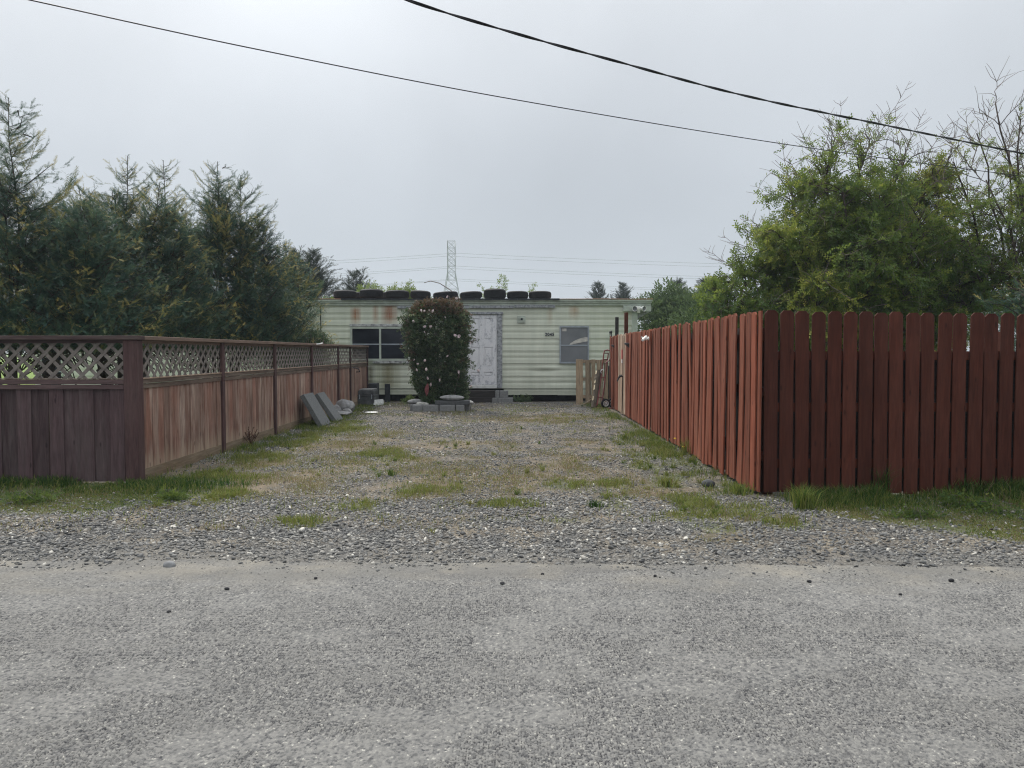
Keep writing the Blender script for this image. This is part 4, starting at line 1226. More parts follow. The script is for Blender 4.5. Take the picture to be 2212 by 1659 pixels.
for k in range(2):
    block(0.40, 0.19, hB, (PX(893) - 0.02, YPf + 0.41 + 0.41 * k, 0), R(90), MAT['concrete'], ('grey block in the left side of the planter, nearer the front', 'grey block in the left side of the planter, at the back')[k], group=G_)
    block(0.40, 0.19, hB, (PX(1003) + 0.02, YPf + 0.42 + 0.41 * k, 0), R(90), MAT['concrete'], ('grey block in the right side of the planter, nearer the front', 'grey block in the right side of the planter, at the back')[k], group=G_)
block(0.84, 0.26, 0.10, (PX(976.5), YPf + 0.17, hB + 0.001), R(1.5), MAT['slab_dark'], 'long dark flagstone lying on the planter front', 'flagstone', 'flagstone')
def stone(loc, r, mat, label, seed, name='stone', cat='stone', sub=3, rough=0.22, rz=0.0, rx=0.0, group=None):
    import bmesh
    bm = bmesh.new()
    bmesh.ops.create_icosphere(bm, subdivisions=sub, radius=1.0)
    rs = np.random.default_rng(seed)
    pl = rs.normal(0, 1, (7, 3)); pl /= np.linalg.norm(pl, axis=1)[:, None]
    ds = rs.uniform(0.72, 0.95, 7)
    for v in bm.verts:
        c = np.array(v.co)
        for n_, d_ in zip(pl, ds):                 # broken flat faces
            q = c @ n_
            if q > d_: c = c - n_ * (q - d_) * (0.6 + rough)
        c *= 1 + rough * 0.5 * (float(vnoise(c[0] * 2 + seed, c[1] * 2 + c[2] * 2, seed, 2)) - 0.5)
        v.co = Vector((c[0] * r[0], c[1] * r[1], c[2] * r[2]))
    Mr = Matrix.Rotation(rz, 4, 'Z') @ Matrix.Rotation(rx, 4, 'X')
    bm.transform(Mr)
    zmin = min(v.co.z for v in bm.verts)
    for v in bm.verts: v.co.z -= zmin * 0.88
    me = bpy.data.meshes.new(name)
    bm.to_mesh(me); bm.free()
    me.shade_smooth(); me.set_sharp_from_angle(angle=R(28))
    return tag(link(name, me, mat, None, loc), label, cat, group)
stone((PX(975), YPf + 0.16, hB + 0.10), (0.31, 0.13, 0.075), MAT['rock'], 'smooth elongated grey stone lying on the dark flagstone', 5, rough=0.08)
stone((PX(894), YPf + 0.36, hB), (0.22, 0.10, 0.07), MAT['rock'], 'grey stone propped on the left planter blocks', 6, rz=R(30))
stone((PX(906), YPf + 0.28, hB - 0.03), (0.12, 0.09, 0.05), MAT['rock_pale'], 'white stone in the left front corner of the planter', 7)
stone((PX(916), YPf + 0.24, hB - 0.03), (0.09, 0.07, 0.045), MAT['rock_pale'], 'smaller white stone beside the planter flagstone', 8)
stone((PX(1007), YPf + 0.36, hB - 0.01), (0.17, 0.11, 0.06), MAT['rock_pale'], 'pale flat stone on the right planter blocks', 9, rz=R(-25))
m = MB().lathe([(0.0, 0.19), (0.4, 0.18), (0.62, 0.13), (0.74, 0.09), (0.76, -0.02)], 20, Matrix.Translation((PX(948), YPf + 0.62, 0)) @ Matrix.Diagonal((1.0, 0.62, 1, 1)))
tag(top(m, 'planter_soil', MAT['soil'], (PX(948), YPf + 0.62, 0), None, None, smooth=1), kind='structure')
# steps before the door
YS = YT - 0.50
ks = FPX / YS
SX = lambda u: at(u, 860, YS).x
def stepb(u0, u1, z0, z1, lab, mat, name='concrete_block', cat='concrete block', d=0.36, dy=0.0):
    o = block((u1 - u0) / ks - 0.006, d, z1 - z0 - 0.002, (SX((u0 + u1) / 2), YS + d / 2 + dy, z0), R(rd.uniform(-.6, .6)), mat, lab, cat, name)
zS = 12.5 / ks
stepb(1063, 1075.5, 0, zS * 0.82, 'short grey block in the lower course of the door steps', MAT['concrete'])
stepb(1076, 1108, 0, zS * 0.82, 'long grey block at the right end of the lower door step', MAT['concrete'])
stepb(1069.5, 1079, zS * 0.82, zS * 2.05, 'narrow upright grey block in the upper door step', MAT['concrete'], d=0.3, dy=0.05)
stepb(1079.5, 1098, zS * 0.82, zS * 2.05, 'squarish grey block on top at the right of the door steps', MAT['concrete'], d=0.3, dy=0.05)
stepb(1004, 1062.5, 0, zS * 0.9, 'long black timber forming the lower door step', MAT['timber'], 'step_timber', 'timber')
stepb(1010, 1069, zS * 0.9, zS * 2.1, 'black timber stacked as the upper door step', MAT['timber'], 'step_timber', 'timber', d=0.28, dy=0.07)

# slabs leaning on the left fence
def leaning_slab(uL, uR, vt, label, th, run, hadd=0.0, mat=None, name='leaning_slab'):
    xf = Xf + 0.012 + th * 0.9
    y0 = -xf * FPX / (1106 - uL)
    y1 = -xf * FPX / (1106 - uR)
    z = at(uL, vt, y0).z + hadd
    wd = y1 - y0
    ln = math.hypot(z, run)
    m = MB().box(-wd / 2, wd / 2, -th / 2, th / 2, 0, ln, None, 0.006)
    o = m.build(name, mat or MAT['slab'], None, False, True)
    a = math.atan2(run, z)
    # local Z runs up the slope towards -X, local X along +Y
    o.matrix_world = Matrix.Translation((xf + run, (y0 + y1) / 2, 0.0)) @ Matrix.Rotation(-a, 4, 'Y') @ Matrix.Rotation(R(90), 4, 'Z')
    return tag(o, label, 'stone slab')
leaning_slab(651, 671, 854, 'grey stone slab leaning on the fence, nearer the road', 0.09, 0.36)
leaning_slab(681, 696, 852, 'grey stone slab leaning on the fence, farther from the road', 0.09, 0.40)
def boulder(u, v, r, mat, lab, seed, **k):
    c = gnd(u, v)
    return stone((c.x, c.y, float(ground_h(np.array(c.x), np.array(c.y))) - 0.005), r, mat, lab, seed, **k)
boulder(745, 893, (0.26, 0.20, 0.19), MAT['rock'], 'largest grey boulder beside the leaning slabs', 11, rz=R(-20), rx=R(25), rough=0.35)
boulder(750, 896, (0.13, 0.10, 0.08), MAT['rock'], 'small grey stone at the foot of the largest boulder', 12)
boulder(728, 894, (0.15, 0.14, 0.12), MAT['rock'], 'rounded grey stone half behind the leaning slabs', 13)
c = gnd(738, 899)
o = block(0.52, 0.20, 0.03, (c.x, c.y, 0.06), R(-35), MAT['rock'], 'flat broken stone plate lying before the largest boulder', 'stone plate', 'stone_plate', rx=R(12))
c = gnd(802, 894.5)
m = MB().lathe([(0.0, 0.012), (0.10, 0.012), (0.145, 0.02), (0.155, 0.034), (0.150, 0.036), (0.135, 0.022), (0.1, 0.016), (0.0, 0.016)], 20, Matrix.Translation((c.x, c.y, 0.012)))
top(m, 'round_dish', MAT['white'], (c.x, c.y, 0.01), 'round white plastic dish lying on the gravel', 'dish', smooth=1)
boulder(1530, 1051, (0.075, 0.055, 0.045), MAT['slab_dark'], 'grey cobble among the tufts at the foot of the red fence', 15)
boulder(366, 1224, (0.044, 0.03, 0.036), MAT['rock'], 'broken pale stone with dark sides at the road edge', 16, rough=0.35)
for k, (u, v, s) in enumerate(((490, 1276, 0.013), (682, 1252, .010), (365, 1325, .010), (1085, 1264, .013), (1172, 1243, .010), (1415, 1247, .010), (2055, 1258, .015), (1748, 1259, .012), (1945, 1287, .009))):
    c = gnd(u, v)
    stone((c.x, c.y, 0.003), (s * 1.25, s, s * 0.8), MAT['rock_dark'], 'small black stone lying loose on the road', 40 + k, sub=2, group='loose black stones on the road')

# grey trunk, tote and boards at the end of the left fence
Yk = gnd(790, 877).y
kk = FPX / Yk
BX = lambda u: at(u, 860, Yk).x
def zk(v): return at(790, v, Yk).z
TK = empty('storage_trunk', ((BX(772) + BX(808)) / 2, Yk + .35, 0), 'dull grey storage trunk with dusty lid at the end of the left fence', 'trunk')
MB().box(BX(772), BX(808), Yk, Yk + 0.62, 0.03, zk(856), None, 0.015).build('trunk_body', MAT['trunk'], TK)
m = MB().box(BX(771), BX(809), Yk - 0.02, Yk + 0.64, zk(856) + 0.002, zk(853), None, 0.006).box(BX(773), BX(807.5), Yk, Yk + 0.62, zk(853) + 0.001, zk(843.5), None, 0.02)
m.build('trunk_rim', MAT['trunk'], TK)
m = MB().box(BX(776), BX(806), Yk + 0.02, Yk + 0.60, zk(843.5) + 0.001, zk(840.5), None, 0.012)
m.build('trunk_lid', MAT['trunk_lid'], TK)
MB().box(BX(770.5), BX(810), Yk - 0.03, Yk + 0.64, 0.0, 0.03).build('trunk_base', MAT['tote'], TK)
MB().box(BX(776), BX(778), Yk - 0.024, Yk - 0.0205, zk(862), zk(852)).box(BX(802), BX(804), Yk - 0.024, Yk - 0.0205, zk(862), zk(852)).build('trunk_latch', MAT['alum'], TK)
m = MB().box(BX(784), BX(803), Yk + 0.75, Yk + 1.15, 0.0, at(790, 828, Yk + .75).z, None, 0.02)
top(m, 'plastic_tote', MAT['tote'], (BX(793), Yk + 0.95, 0), 'black plastic tote standing behind the grey trunk', 'tote')
m = MB().box(-0.02, 0.02, -0.24, 0.24, 0, 0.16, None, 0.003)
o = m.build('pale_board', MAT['white_old'], None, False, True)
o.matrix_world = Matrix.Translation((BX(815), Yk + 0.22, 0.0)) @ Matrix.Rotation(R(-24), 4, 'Z') @ Matrix.Rotation(R(-14), 4, 'Y')
tag(o, 'short pale board leaning on the right side of the grey trunk', 'board')
m = MB().box(BX(811), BX(823.5), YT - 0.30, YT - 0.26, 0, zt_(828), None, 0.004)
top(m, 'leaning_sheet', MAT['tote'], (BX(817), YT - .28, 0), 'dark upright panel against the home behind the grey trunk', 'panel')

# pallet, split post, hand truck at the right
Yp = gnd(1270, 873.5).y
kpp = FPX / Yp
QX = lambda u: at(u, 860, Yp).x
zq = lambda v: at(1270, v, Yp).z
PL = empty('pallet', (QX(1274), Yp + .05, 0), 'wooden pallet standing on end against the home', 'pallet')
lean = 0.10
for u0, u1 in ((1244.5, 1259.5), (1265, 1274), (1278, 1286.5), (1289.5, 1297.5), (1299, 1303), (1307, 1314)):
    m = MB().box(QX(u0), QX(u1), -0.01, 0.01, 0.0, zq(777) + rd.uniform(-.015, .01), None, 0.003)
    m.v = [(x, Yp + y + z * lean, z) for x, y, z in m.v]
    m.build('slat', MAT['pallet'], PL)
for v in (781, 819, 857):
    z = zq(v)
    m = MB().box(QX(1247), QX(1313), 0.012, 0.05, z - 0.045, z + 0.045)
    m.v = [(x, Yp + y + zz * lean, zz) for x, y, zz in m.v]
    m.build('stringer', MAT['pallet'], PL)
for u0, u1 in ((1245, 1256), (1268, 1277), (1290, 1299), (1305, 1314)):
    m = MB().box(QX(u0), QX(u1), 0.052, 0.07, 0.02, zq(779))
    m.v = [(x, Yp + y + z * lean, z) for x, y, z in m.v]
    m.build('slat', MAT['pallet'], PL)
cL = gnd(1283, 881.5)
lt_ = at(1293, 800, cL.y + 0.25)
SPP = empty('split_post', cL, 'rough split fence post with pale torn edge leaning on the pallet', 'wooden post')
m = MB()
pts = [Vector(cL).lerp(lt_, t) for t in np.linspace(0, 1, 9)]
m.tube([p + Vector((rd.uniform(-.008, .008), 0, 0)) for p in pts], [0.085, 0.08, 0.082, 0.076, 0.08, 0.074, 0.078, 0.07, 0.062], 9)
m.build('log', MAT['log'], SPP)
m = MB()
for t0, t1 in ((0.02, 0.16), (0.2, 0.32), (0.48, 0.62), (0.66, 0.84), (0.9, 1.0)):
    a, c = Vector(cL).lerp(lt_, t0), Vector(cL).lerp(lt_, t1)
    o_ = Vector((-0.077, -0.03, 0))
    m.add([a + o_, a + o_ + Vector((0.03, -0.035, 0.02)), c + o_ + Vector((0.028, -0.03, 0)), c + o_ + Vector((-0.004, 0.0, -0.02)), a + o_ + Vector((0.02, 0.02, 0)), c + o_ + Vector((0.02, 0.02, 0))], [(0, 1, 2, 3), (0, 3, 5, 4), (1, 4, 5, 2), (0, 4, 1), (3, 2, 5)])
m.build('torn_edge', MAT['splinter'], SPP)
HTc = gnd(1302, 882)
HT = empty('hand_truck', (HTc.x, HTc.y, 0), 'faded red two-wheeled hand truck leaning beside the pallet', 'hand truck')
HTc = Vector((HTc.x, HTc.y, 0))
yb, yt_ = HTc.y + 0.0, HTc.y + 0.42
def hp(u, v, t): return at(u, v, yb + (yt_ - yb) * t)
m = MB()
railL = [hp(1289.5, 876, 0.0), hp(1295, 840, .4), hp(1300, 800, .8), hp(1304.5, 763, 1.0), hp(1306, 757.5, 1.02)]
railR = [p + Vector((0.13, 0.10, 0)) for p in railL[:4]]
m.tube(railL + [hp(1312, 756, 1.03), hp(1318, 757.5, 1.0), hp(1322, 762, 0.97), hp(1321.5, 770, .93), hp(1316, 778, .9), hp(1308, 785, .86)], 0.016, 8)
m.tube(railR, 0.016, 8)
for t in (0.12, 0.4, 0.66, 0.9):
    i = int(t * 4)
    f = t * 4 - i
    i2 = min(i + 1, 3)
    a = railL[min(i, 3)].lerp(railL[i2], f)
    c = railR[min(i, 3)].lerp(railR[i2], f)
    m.tube([a, c], 0.012, 6)
m.build('truck_frame', MAT['red_metal'], HT)
wc = hp(1308.3, 870.5, 0.0)
wr = 0.125
axl = Vector((0.35, 0.94, 0)).normalized()
Mw = Matrix.Translation((wc.x, wc.y, wr)) @ Vector((0, 0, 1)).rotation_difference(Vector((0.30, -0.954, 0))).to_matrix().to_4x4()
for k in range(2):
    Mk = Matrix.Translation((0.20 * k, 0.30 * k, 0)) @ Mw
    W_ = MB().lathe([(0.08, -0.026), (0.105, -0.03), (0.122, -0.02), (wr, 0), (0.122, 0.02), (0.105, 0.03), (0.08, 0.026)], 20, Mk, closed=True).build('wheel', MAT['rubber'], HT, smooth=40)
    h = MB().lathe([(0.079, -0.02), (0.079, 0.024), (0.068, 0.026), (0.064, 0.012), (0.064, -0.012)], 20, Mk, closed=True)
    h.lathe([(0.0, 0.03), (0.02, 0.028), (0.024, -0.02), (0.0, -0.02)], 10, Mk)
    for s in range(5):
        a = 2 * math.pi * s / 5
        h.box(0.018, 0.067, -0.009, 0.009, 0.0, 0.012, Mk @ Matrix.Rotation(a, 4, 'Z'))
    h.build('hub', MAT['white_old'], W_)
a = Vector((wc.x, wc.y, wr))
MB().tube([a + Vector((-.02, -.03, 0)), a + Vector((0.22, 0.33, 0))], 0.010, 6).build('axle', MAT['black_metal'], HT)
m = MB().box(-0.24, 0.24, -0.20, 0.0, 0.008, 0.014, Matrix.Translation((HTc.x + 0.06, HTc.y + 0.05, 0)) @ Matrix.Rotation(R(-18), 4, 'Z'))
m.build('toe_plate', MAT['red_metal'], HT)
MB().tube([hp(1299.5, 806, .7), hp(1297, 803, .68), hp(1299.5, 799, .72), hp(1304, 797, .72), hp(1304.5, 802, .7)], 0.012, 6).build('strap_buckle', MAT['white_old'], HT)
rp = [gnd(1240, 875), gnd(1252, 876), gnd(1256, 875.8)]
rp = [Vector((p.x, p.y, 0.025)) for p in rp] + [at(1262, 872.5, cL.y - .05), at(1270, 867, cL.y - 0.08), at(1277.5, 862.5, cL.y - 0.07), at(1279.5, 858, cL.y - .06)]
top(MB().tube(rp, 0.011, 6), 'rope', MAT['rope'], rp[0], 'dirty rope trailing from the split post onto the gravel', 'rope')
cT = at(1316, 860, Yp + .2)
m = MB().box(QX(1312.5), QX(1321), Yp + 0.12, Yp + 0.42, 0, zq(790), None, 0.03)
top(m, 'dark_tarp_bundle', MAT['tote'], (cT.x, Yp + .2, 0), 'tall dark bundle wedged between pallet and red fence', 'bundle')

# things fixed to the red fence
def fx_(u): return c0.x - 0.055, (c0.x - 0.05) * FPX / (u - 1106)
x_, y_ = fx_(1399.5)
zc_ = at(1399.5, 731, y_).z
SCM = empty('security_camera', (x_ + 0.03, y_, zc_ - .03), 'white bullet camera on an arm on the red driveway fence', 'camera')
MB().lathe([(0.0, 0.0), (0.032, 0.0), (0.032, 0.02), (0.02, 0.035), (0.0, 0.035)], 12, Matrix.Translation((x_ + 0.03, y_, zc_)) @ Matrix.Rotation(R(-90), 4, 'Y')).build('mount', MAT['white'], SCM)
pA, pB = Vector((x_ - 0.06, y_ + 0.05, zc_ + 0.03)), Vector((x_ - 0.13, y_ - 0.0, zc_ + 0.06))
MB().tube([(x_, y_, zc_), (x_ - 0.05, y_ + 0.02, zc_ - 0.03), (x_ - 0.11, y_ + 0.03, zc_ + 0.03)], 0.012, 6).build('arm', MAT['white'], SCM)
qa, qb = at(1396, 727, y_ + .08), at(1388, 735, y_ - .05)
MB().tube([qa, qa.lerp(qb, .15), qa.lerp(qb, .9), qb], [0.022, 0.027, 0.027, 0.023], 12).build('camera_body', MAT['white'], SCM, smooth=40)
for u, v, lab, s in ((1357, 745, 'black wedge-shaped solar lamp on the red driveway fence', 1.0), (1325, 748, 'small black wedge-shaped lamp at the far end of the red fence', 0.75)):
    x_, y_ = fx_(u)
    z = at(u, v, y_).z
    m = MB()
    a = 0.062 * s
    m.prism([(0, -a), (0, 0.5 * a), (-1.5 * a, 0.55 * a), (-1.5 * a, 0.3 * a)], -0.045 * s, 0.045 * s, Matrix(((1, 0, 0, x_ + .02), (0, 0, 1, y_), (0, 1, 0, z), (0, 0, 0, 1))))
    S_ = empty('solar_lamp', (x_ + 0.02, y_, z), lab, 'lamp')
    m.build('lamp_housing', MAT['black_metal'], S_)
    MB().box(x_ + 0.02 - 1.5 * a, x_ + 0.018, y_ - 0.04 * s, y_ + 0.04 * s, z + 0.57 * a, z + 0.57 * a + 0.008).build('solar_panel', MAT['alum'], S_)
x_, y_ = fx_(1345.5)
y_ -= 0.05
z0_, z1_ = at(1345, 812, y_).z, at(1345, 730, y_).z
m = MB().box(x_ - 0.02, x_ - 0.004, y_ - 0.05, y_ + 0.05, z0_, z1_)
THB = empty('narrow_board', (x_, y_, z0_), 'narrow pale board with red sign screwed to the far red fence', 'board')
m.build('backing_board', MAT['wood_bare'], THB)
MAT['sign_red'] = simple('red_sign', (0.42, 0.05, 0.05), 0.5, 0.1, 5.0)
zs1, zs0 = at(1345, 755, y_).z, at(1345, 775, y_).z
MB().box(x_ - 0.028, x_ - 0.0215, y_ - 0.06, y_ + 0.06, zs0, zs1).build('sign_panel', MAT['sign_red'], THB)
MB().box(x_ - 0.0275, x_ - 0.0215, y_ - 0.06, y_ + 0.06, at(1345, 784, y_).z, at(1345, 776.5, y_).z).build('sign_label', MAT['white_old'], THB)
hk = at(1343, 813, y_)
MB().tube([(x_ - 0.01, y_, z0_), (x_ - 0.06, y_, z0_ + 0.0), (x_ - 0.10, y_, z0_ - 0.05), (x_ - 0.13, y_ - 0.02, z0_ - 0.12)], [0.03, 0.03, 0.02, 0.016], 6).build('hook', MAT['black_metal'], THB)
# bracket on the left fence's top rail, and one further along
yy = -Xf * FPX / (1106 - 678)
zz = at(678, 744, yy).z
m = MB().box(Xf + 0.02, Xf + 0.035, yy - 0.25, yy + 0.06, zz - 0.02, zz + 0.0).tube([(Xf + 0.03, yy + 0.04, zz), (Xf + 0.13, yy + 0.04, zz + 0.015), (Xf + 0.13, yy + 0.2, zz + 0.03)], 0.014, 6)
top(m, 'white_bracket', MAT['white'], (Xf, yy, zz), 'small white bracket under the rail of the left fence', 'bracket')
yy = -Xf * FPX / (1106 - 762)
zz = at(762, 799, yy).z
m = MB().tube([(Xf + 0.01, yy, zz + .06), (Xf + 0.14, yy + .05, zz + .03), (Xf + 0.16, yy + .1, zz - .05), (Xf + 0.06, yy + .15, zz - .06)], 0.014, 6)
top(m, 'wire_hook', MAT['black_metal'], (Xf, yy, zz), 'bent wire hook on the far end of the left fence', 'hook')

# ------------------------------------------------------------------ overhead lines and the pylon
def line3(pts, n=160):
    """smooth curve through unevenly spaced points (Catmull-Rom)"""
    out = []
    P = [2 * pts[0] - pts[1]] + pts + [2 * pts[-1] - pts[-2]]
    m = n // (len(pts) - 1)
    for i in range(1, len(P) - 2):
        for k in range(m):
            t = k / m
            a, b_, c, d = P[i - 1], P[i], P[i + 1], P[i + 2]
            out.append(0.5 * ((2 * b_) + (c - a) * t + (2 * a - 5 * b_ + 4 * c - d) * t * t + (3 * b_ - a - 3 * c + d) * t ** 3))
    out.append(pts[-1])
    return out
def wire_pts(uv, z0):
    """a level-ish wire at height z0: its distance follows from its height"""
    return [at(u, v, (z0 - CAM_H) * FPX / (760.5 - v) ) for u, v in uv]
cab = wire_pts(((640, -95), (880, 0), (1106, 70), (1330, 132), (1606, 206), (1900, 268), (2212, 332), (2420, 372)), 4.7)
cv = line3(cab, 420)
m1, tot = MB(), 0.0
offs = [[], []]
for i, p in enumerate(cv):
    if i: tot += (p - cv[i - 1]).length
    t = (cv[min(i + 1, len(cv) - 1)] - cv[max(i - 1, 0)]).normalized()
    up = (Vector((0, 0, 1)) - t * t.z).normalized()
    sd = t.cross(up)
    for k in (0, 1):
        a = tot * 2 * math.pi / 1.15 + k * math.pi
        offs[k].append(p + (up * math.cos(a) + sd * math.sin(a)) * 0.0072)
CB = empty('utility_cable', cv[0], 'thick black twisted overhead cable, the upper of the two', 'cable')
for k in (0, 1): MB().tube(offs[k], 0.0084, 6).build('strand', MAT['cable'], CB, smooth=1)
thin = line3(wire_pts(((-90, -34), (65, 0), (553, 106), (1106, 214), (1716, 314.5), (2212, 381), (2420, 405)), 4.7), 150)
top(MB().tube(thin, 0.0062, 6), 'overhead_wire', MAT['cable'], thin[0], 'thin dark overhead wire, the lower of the two', 'wire')

YP = 230.0
kP = FPX / YP
cx_ = (976 - 1106) / kP
zP = lambda v: at(976, v, YP).z
PY_ = empty('pylon', (cx_, YP, 0), 'distant steel lattice pylon rising beyond the home', 'pylon')
ztop_ = zP(521)
lv = [0.0, zP(705), zP(672), zP(646), zP(624), zP(604), zP(588), zP(575), zP(562), zP(549), zP(536), ztop_]
def hw(z):
    zw = zP(590)
    return (17.5 / kP) * 0.5 * 0.92 if z >= zw else (17.5 / kP) * 0.46 + (zw - z) / (zw - zP(642)) * (18.0 / kP) * 0.5
m = MB()
br = 0.10
crn = ((-1, -1), (1, -1), (1, 1), (-1, 1))
for (sx_, sy_) in crn:
    m.tube([(cx_ + sx_ * hw(z), YP + sy_ * hw(z), z) for z in lv], br, 4)
m.build('pylon_leg', MAT['pylon'], PY_)
m = MB()
for za, zb in zip(lv[:-1], lv[1:]):
    wa, wb = hw(za), hw(zb)
    for i in range(4):
        a, c = crn[i], crn[(i + 1) % 4]
        m.tube([(cx_ + a[0] * wa, YP + a[1] * wa, za), (cx_ + c[0] * wb, YP + c[1] * wb, zb)], 0.05, 4)
        m.tube([(cx_ + c[0] * wa, YP + c[1] * wa, za), (cx_ + a[0] * wb, YP + a[1] * wb, zb)], 0.05, 4)
        m.tube([(cx_ + a[0] * wb, YP + a[1] * wb, zb), (cx_ + c[0] * wb, YP + c[1] * wb, zb)], 0.05, 4)
m.build('bracing', MAT['pylon'], PY_)
arms = []
for v in (536, 563, 590):
    z = zP(v)
    for s, dv in ((-1, 0), (1, 5.5)):
        tip = Vector((cx_ + s * 11.2 / kP, YP - s * 6.5, z - dv / kP * 1.0))
        w_ = hw(z)
        A = MB()
        for q in (-1, 1):
            A.tube([(cx_ + s * w_, YP + q * w_, z), tip], 0.11, 4)
            A.tube([(cx_ + s * w_, YP + q * w_, z + 2.0), tip], 0.09, 4)
        A.build('cross_arm', MAT['pylon'], PY_)
        ins = tip - Vector((0, 0, 11.2 / kP))
        MB().tube([tip, ins], 0.12, 5).build('insulator', MAT['pylon'], PY_)
        arms.append((s, ins))
for i, (s, p) in enumerate(arms):
    far = Vector((p.x + 260, YP - 20 - s * 6.5, p.z - 6.0))
    nearp = Vector((p.x - 190, YP - 60 - s * 6.5, p.z - 13.5))
    def sag(a, c, d, n=14):
        return [a.lerp(c, t / n) - Vector((0, 0, d * 4 * (t / n) * (1 - t / n))) for t in range(n + 1)]
    pts = sag(nearp, p, 2.0)[:-1] + sag(p, far, 2.5)
    top(MB().tube(pts, 0.042, 4), 'power_line', MAT['pylon'], p, 'faint power line hung from the %s arm on the %s of the distant pylon' % (('top', 'middle', 'lowest')[i // 2], 'left' if s < 0 else 'right'), 'power line', 'power lines on the pylon')

# ------------------------------------------------------------------ plants
MAT['cypress'] = foliage('cypress_sprays', (0.022, 0.058, 0.060), (0.066, 0.128, 0.082), (0.52, 0.41, 0.11), (0.11, 0.16, 0.09), 0.32)
MAT['far_conifer'] = foliage('dark_far_cypress', (0.014, 0.024, 0.018), (0.028, 0.042, 0.026), (0.05, 0.06, 0.03), (0.05, 0.07, 0.03), 0.18)
MAT['leaf'] = foliage('small_green_leaves', (0.03, 0.078, 0.03), (0.11, 0.175, 0.04), (0.44, 0.41, 0.09), (0.30, 0.36, 0.06), 0.48)
MAT['willow'] = foliage('grey_green_leaves', (0.035, 0.07, 0.03), (0.085, 0.13, 0.06), (0.20, 0.25, 0.12), (0.16, 0.22, 0.08), 0.34)
MAT['shrub'] = foliage('fresh_green_leaves', (0.07, 0.12, 0.035), (0.15, 0.21, 0.06), (0.27, 0.32, 0.12), (0.25, 0.32, 0.09), 0.38)
MAT['rosemary'] = foliage('soft_green_needles', (0.04, 0.075, 0.04), (0.09, 0.145, 0.07), (0.16, 0.22, 0.095), (0.10, 0.15, 0.05), 0.28)
MAT['rose_leaf'] = foliage('rose_leaves', (0.026, 0.052, 0.027), (0.072, 0.118, 0.054), (0.24, 0.27, 0.14), (0.07, 0.11, 0.03), 0.25)
MAT['rose_shoot'] = foliage('red_rose_shoots', (0.05, 0.04, 0.025), (0.115, 0.085, 0.05), (0.22, 0.13, 0.09), (0.18, 0.11, 0.06), 0.30)
MAT['petal'] = simple('pale_pink_petals', (0.66, 0.56, 0.57), 0.7, 0.1, 30.0)
MAT['bark'] = simple('dark_bark', (0.065, 0.05, 0.042), 0.9, 0.3, 14.0, bs=0.6)
MAT['twig'] = simple('grey_brown_twigs', (0.16, 0.13, 0.115), 0.85, 0.2, 14.0)
MAT['yellow'] = simple('yellow_petals', (0.75, 0.50, 0.03), 0.7, 0.1, 30.0)

def unit(a): return a / np.maximum(np.linalg.norm(a, axis=-1, keepdims=True), 1e-9)
def frames(d, rg, flat=None):
    """axis, side, normal for each spray; flat pulls the normal towards up"""
    d = unit(d)
    r = rg.normal(0, 1, d.shape)
    if flat is not None: r = r * (1 - flat) + np.array([0, 0, 1.6]) * flat
    n = unit(r - (r * d).sum(1, keepdims=True) * d)
    return d, np.cross(n, d), n
def frond(pairs=6, ll=0.42, lw=0.075, ang=0.75, curl=0.12):
    """feathery spray along +t: triangles (t, s, n)"""
    T = []
    T.append(((0, -0.012, 0), (0, 0.012, 0), (1.0, 0, -curl)))
    for i in range(pairs):
        for sg in (-1, 1):
            t = 0.08 + 0.84 * (i + (0.25 if sg > 0 else 0)) / pairs
            l = ll * (1.05 - 0.72 * t)
            tip = (t + l * math.cos(ang), sg * l * math.sin(ang), -curl * t * t + 0.04 * ((i * 7 + sg) % 3 - 1))
            T.append(((t - lw * 0.6, sg * 0.005, -curl * t * t), (t + lw * 0.7, sg * 0.005, -curl * t * t), tip))
    return np.array(T)                       # (k, 3, 3)
def leafpair(l=1.0, w=0.5):
    return np.array([((0, 0, 0), (0.5 * l, -w / 2, 0.06), (l, 0, -0.05)), ((0, 0, 0), (l, 0, -0.05), (0.5 * l, w / 2, 0.06))])
def leafcluster(n, l, w, seed, spread=1.0):
    rs = np.random.default_rng(seed)
    out = []
    for i in range(n):
        t = i / max(1, n - 1)
        a = (0.95 - 0.4 * t) * (1 if i % 2 else -1) * spread
        ll = l * rs.uniform(0.75, 1.1)
        dx, dy = math.cos(a), math.sin(a)
        z0 = rs.uniform(-0.12, 0.12)
        b0 = np.array((t, 0, 0))
        ax = np.array((dx, dy, z0))
        sd = np.array((-dy, dx, rs.uniform(-0.5, 0.5)))
        m_ = b0 + ax * ll * 0.5
        out += [(b0, m_ - sd * w / 2, b0 + ax * ll), (b0, b0 + ax * ll, m_ + sd * w / 2)]
    return np.array(out)
def place(T, P, fr, S):
    """template triangles at points P with frames and sizes -> vertices, faces"""
    a, s, n = fr
    n_, k = len(P), len(T)
    V = P[:, None, None] + S[:, None, None, None] * (T[None, ..., 0:1] * a[:, None, None] + T[None, ..., 1:2] * s[:, None, None] + T[None, ..., 2:3] * n[:, None, None])
    return V.reshape(-1, 3), k * 3
class Leaves:
    def __init__(s): s.V, s.T = [], []
    def put(s, T, P, fr, S, tint, jit=0.06, rg=None):
        if len(P) == 0: return
        v, k = place(T, P, fr, S)
        s.V.append(v)
        s.T.append(np.repeat(np.clip(tint, 0, 1), k))
    def build(s, name, mat, parent):
        V = np.concatenate(s.V)
        F = np.arange(len(V), dtype=np.int32).reshape(-1, 3)
        return mesh_np(name, V - np.array(parent.location), F, mat, np.concatenate(s.T), parent)

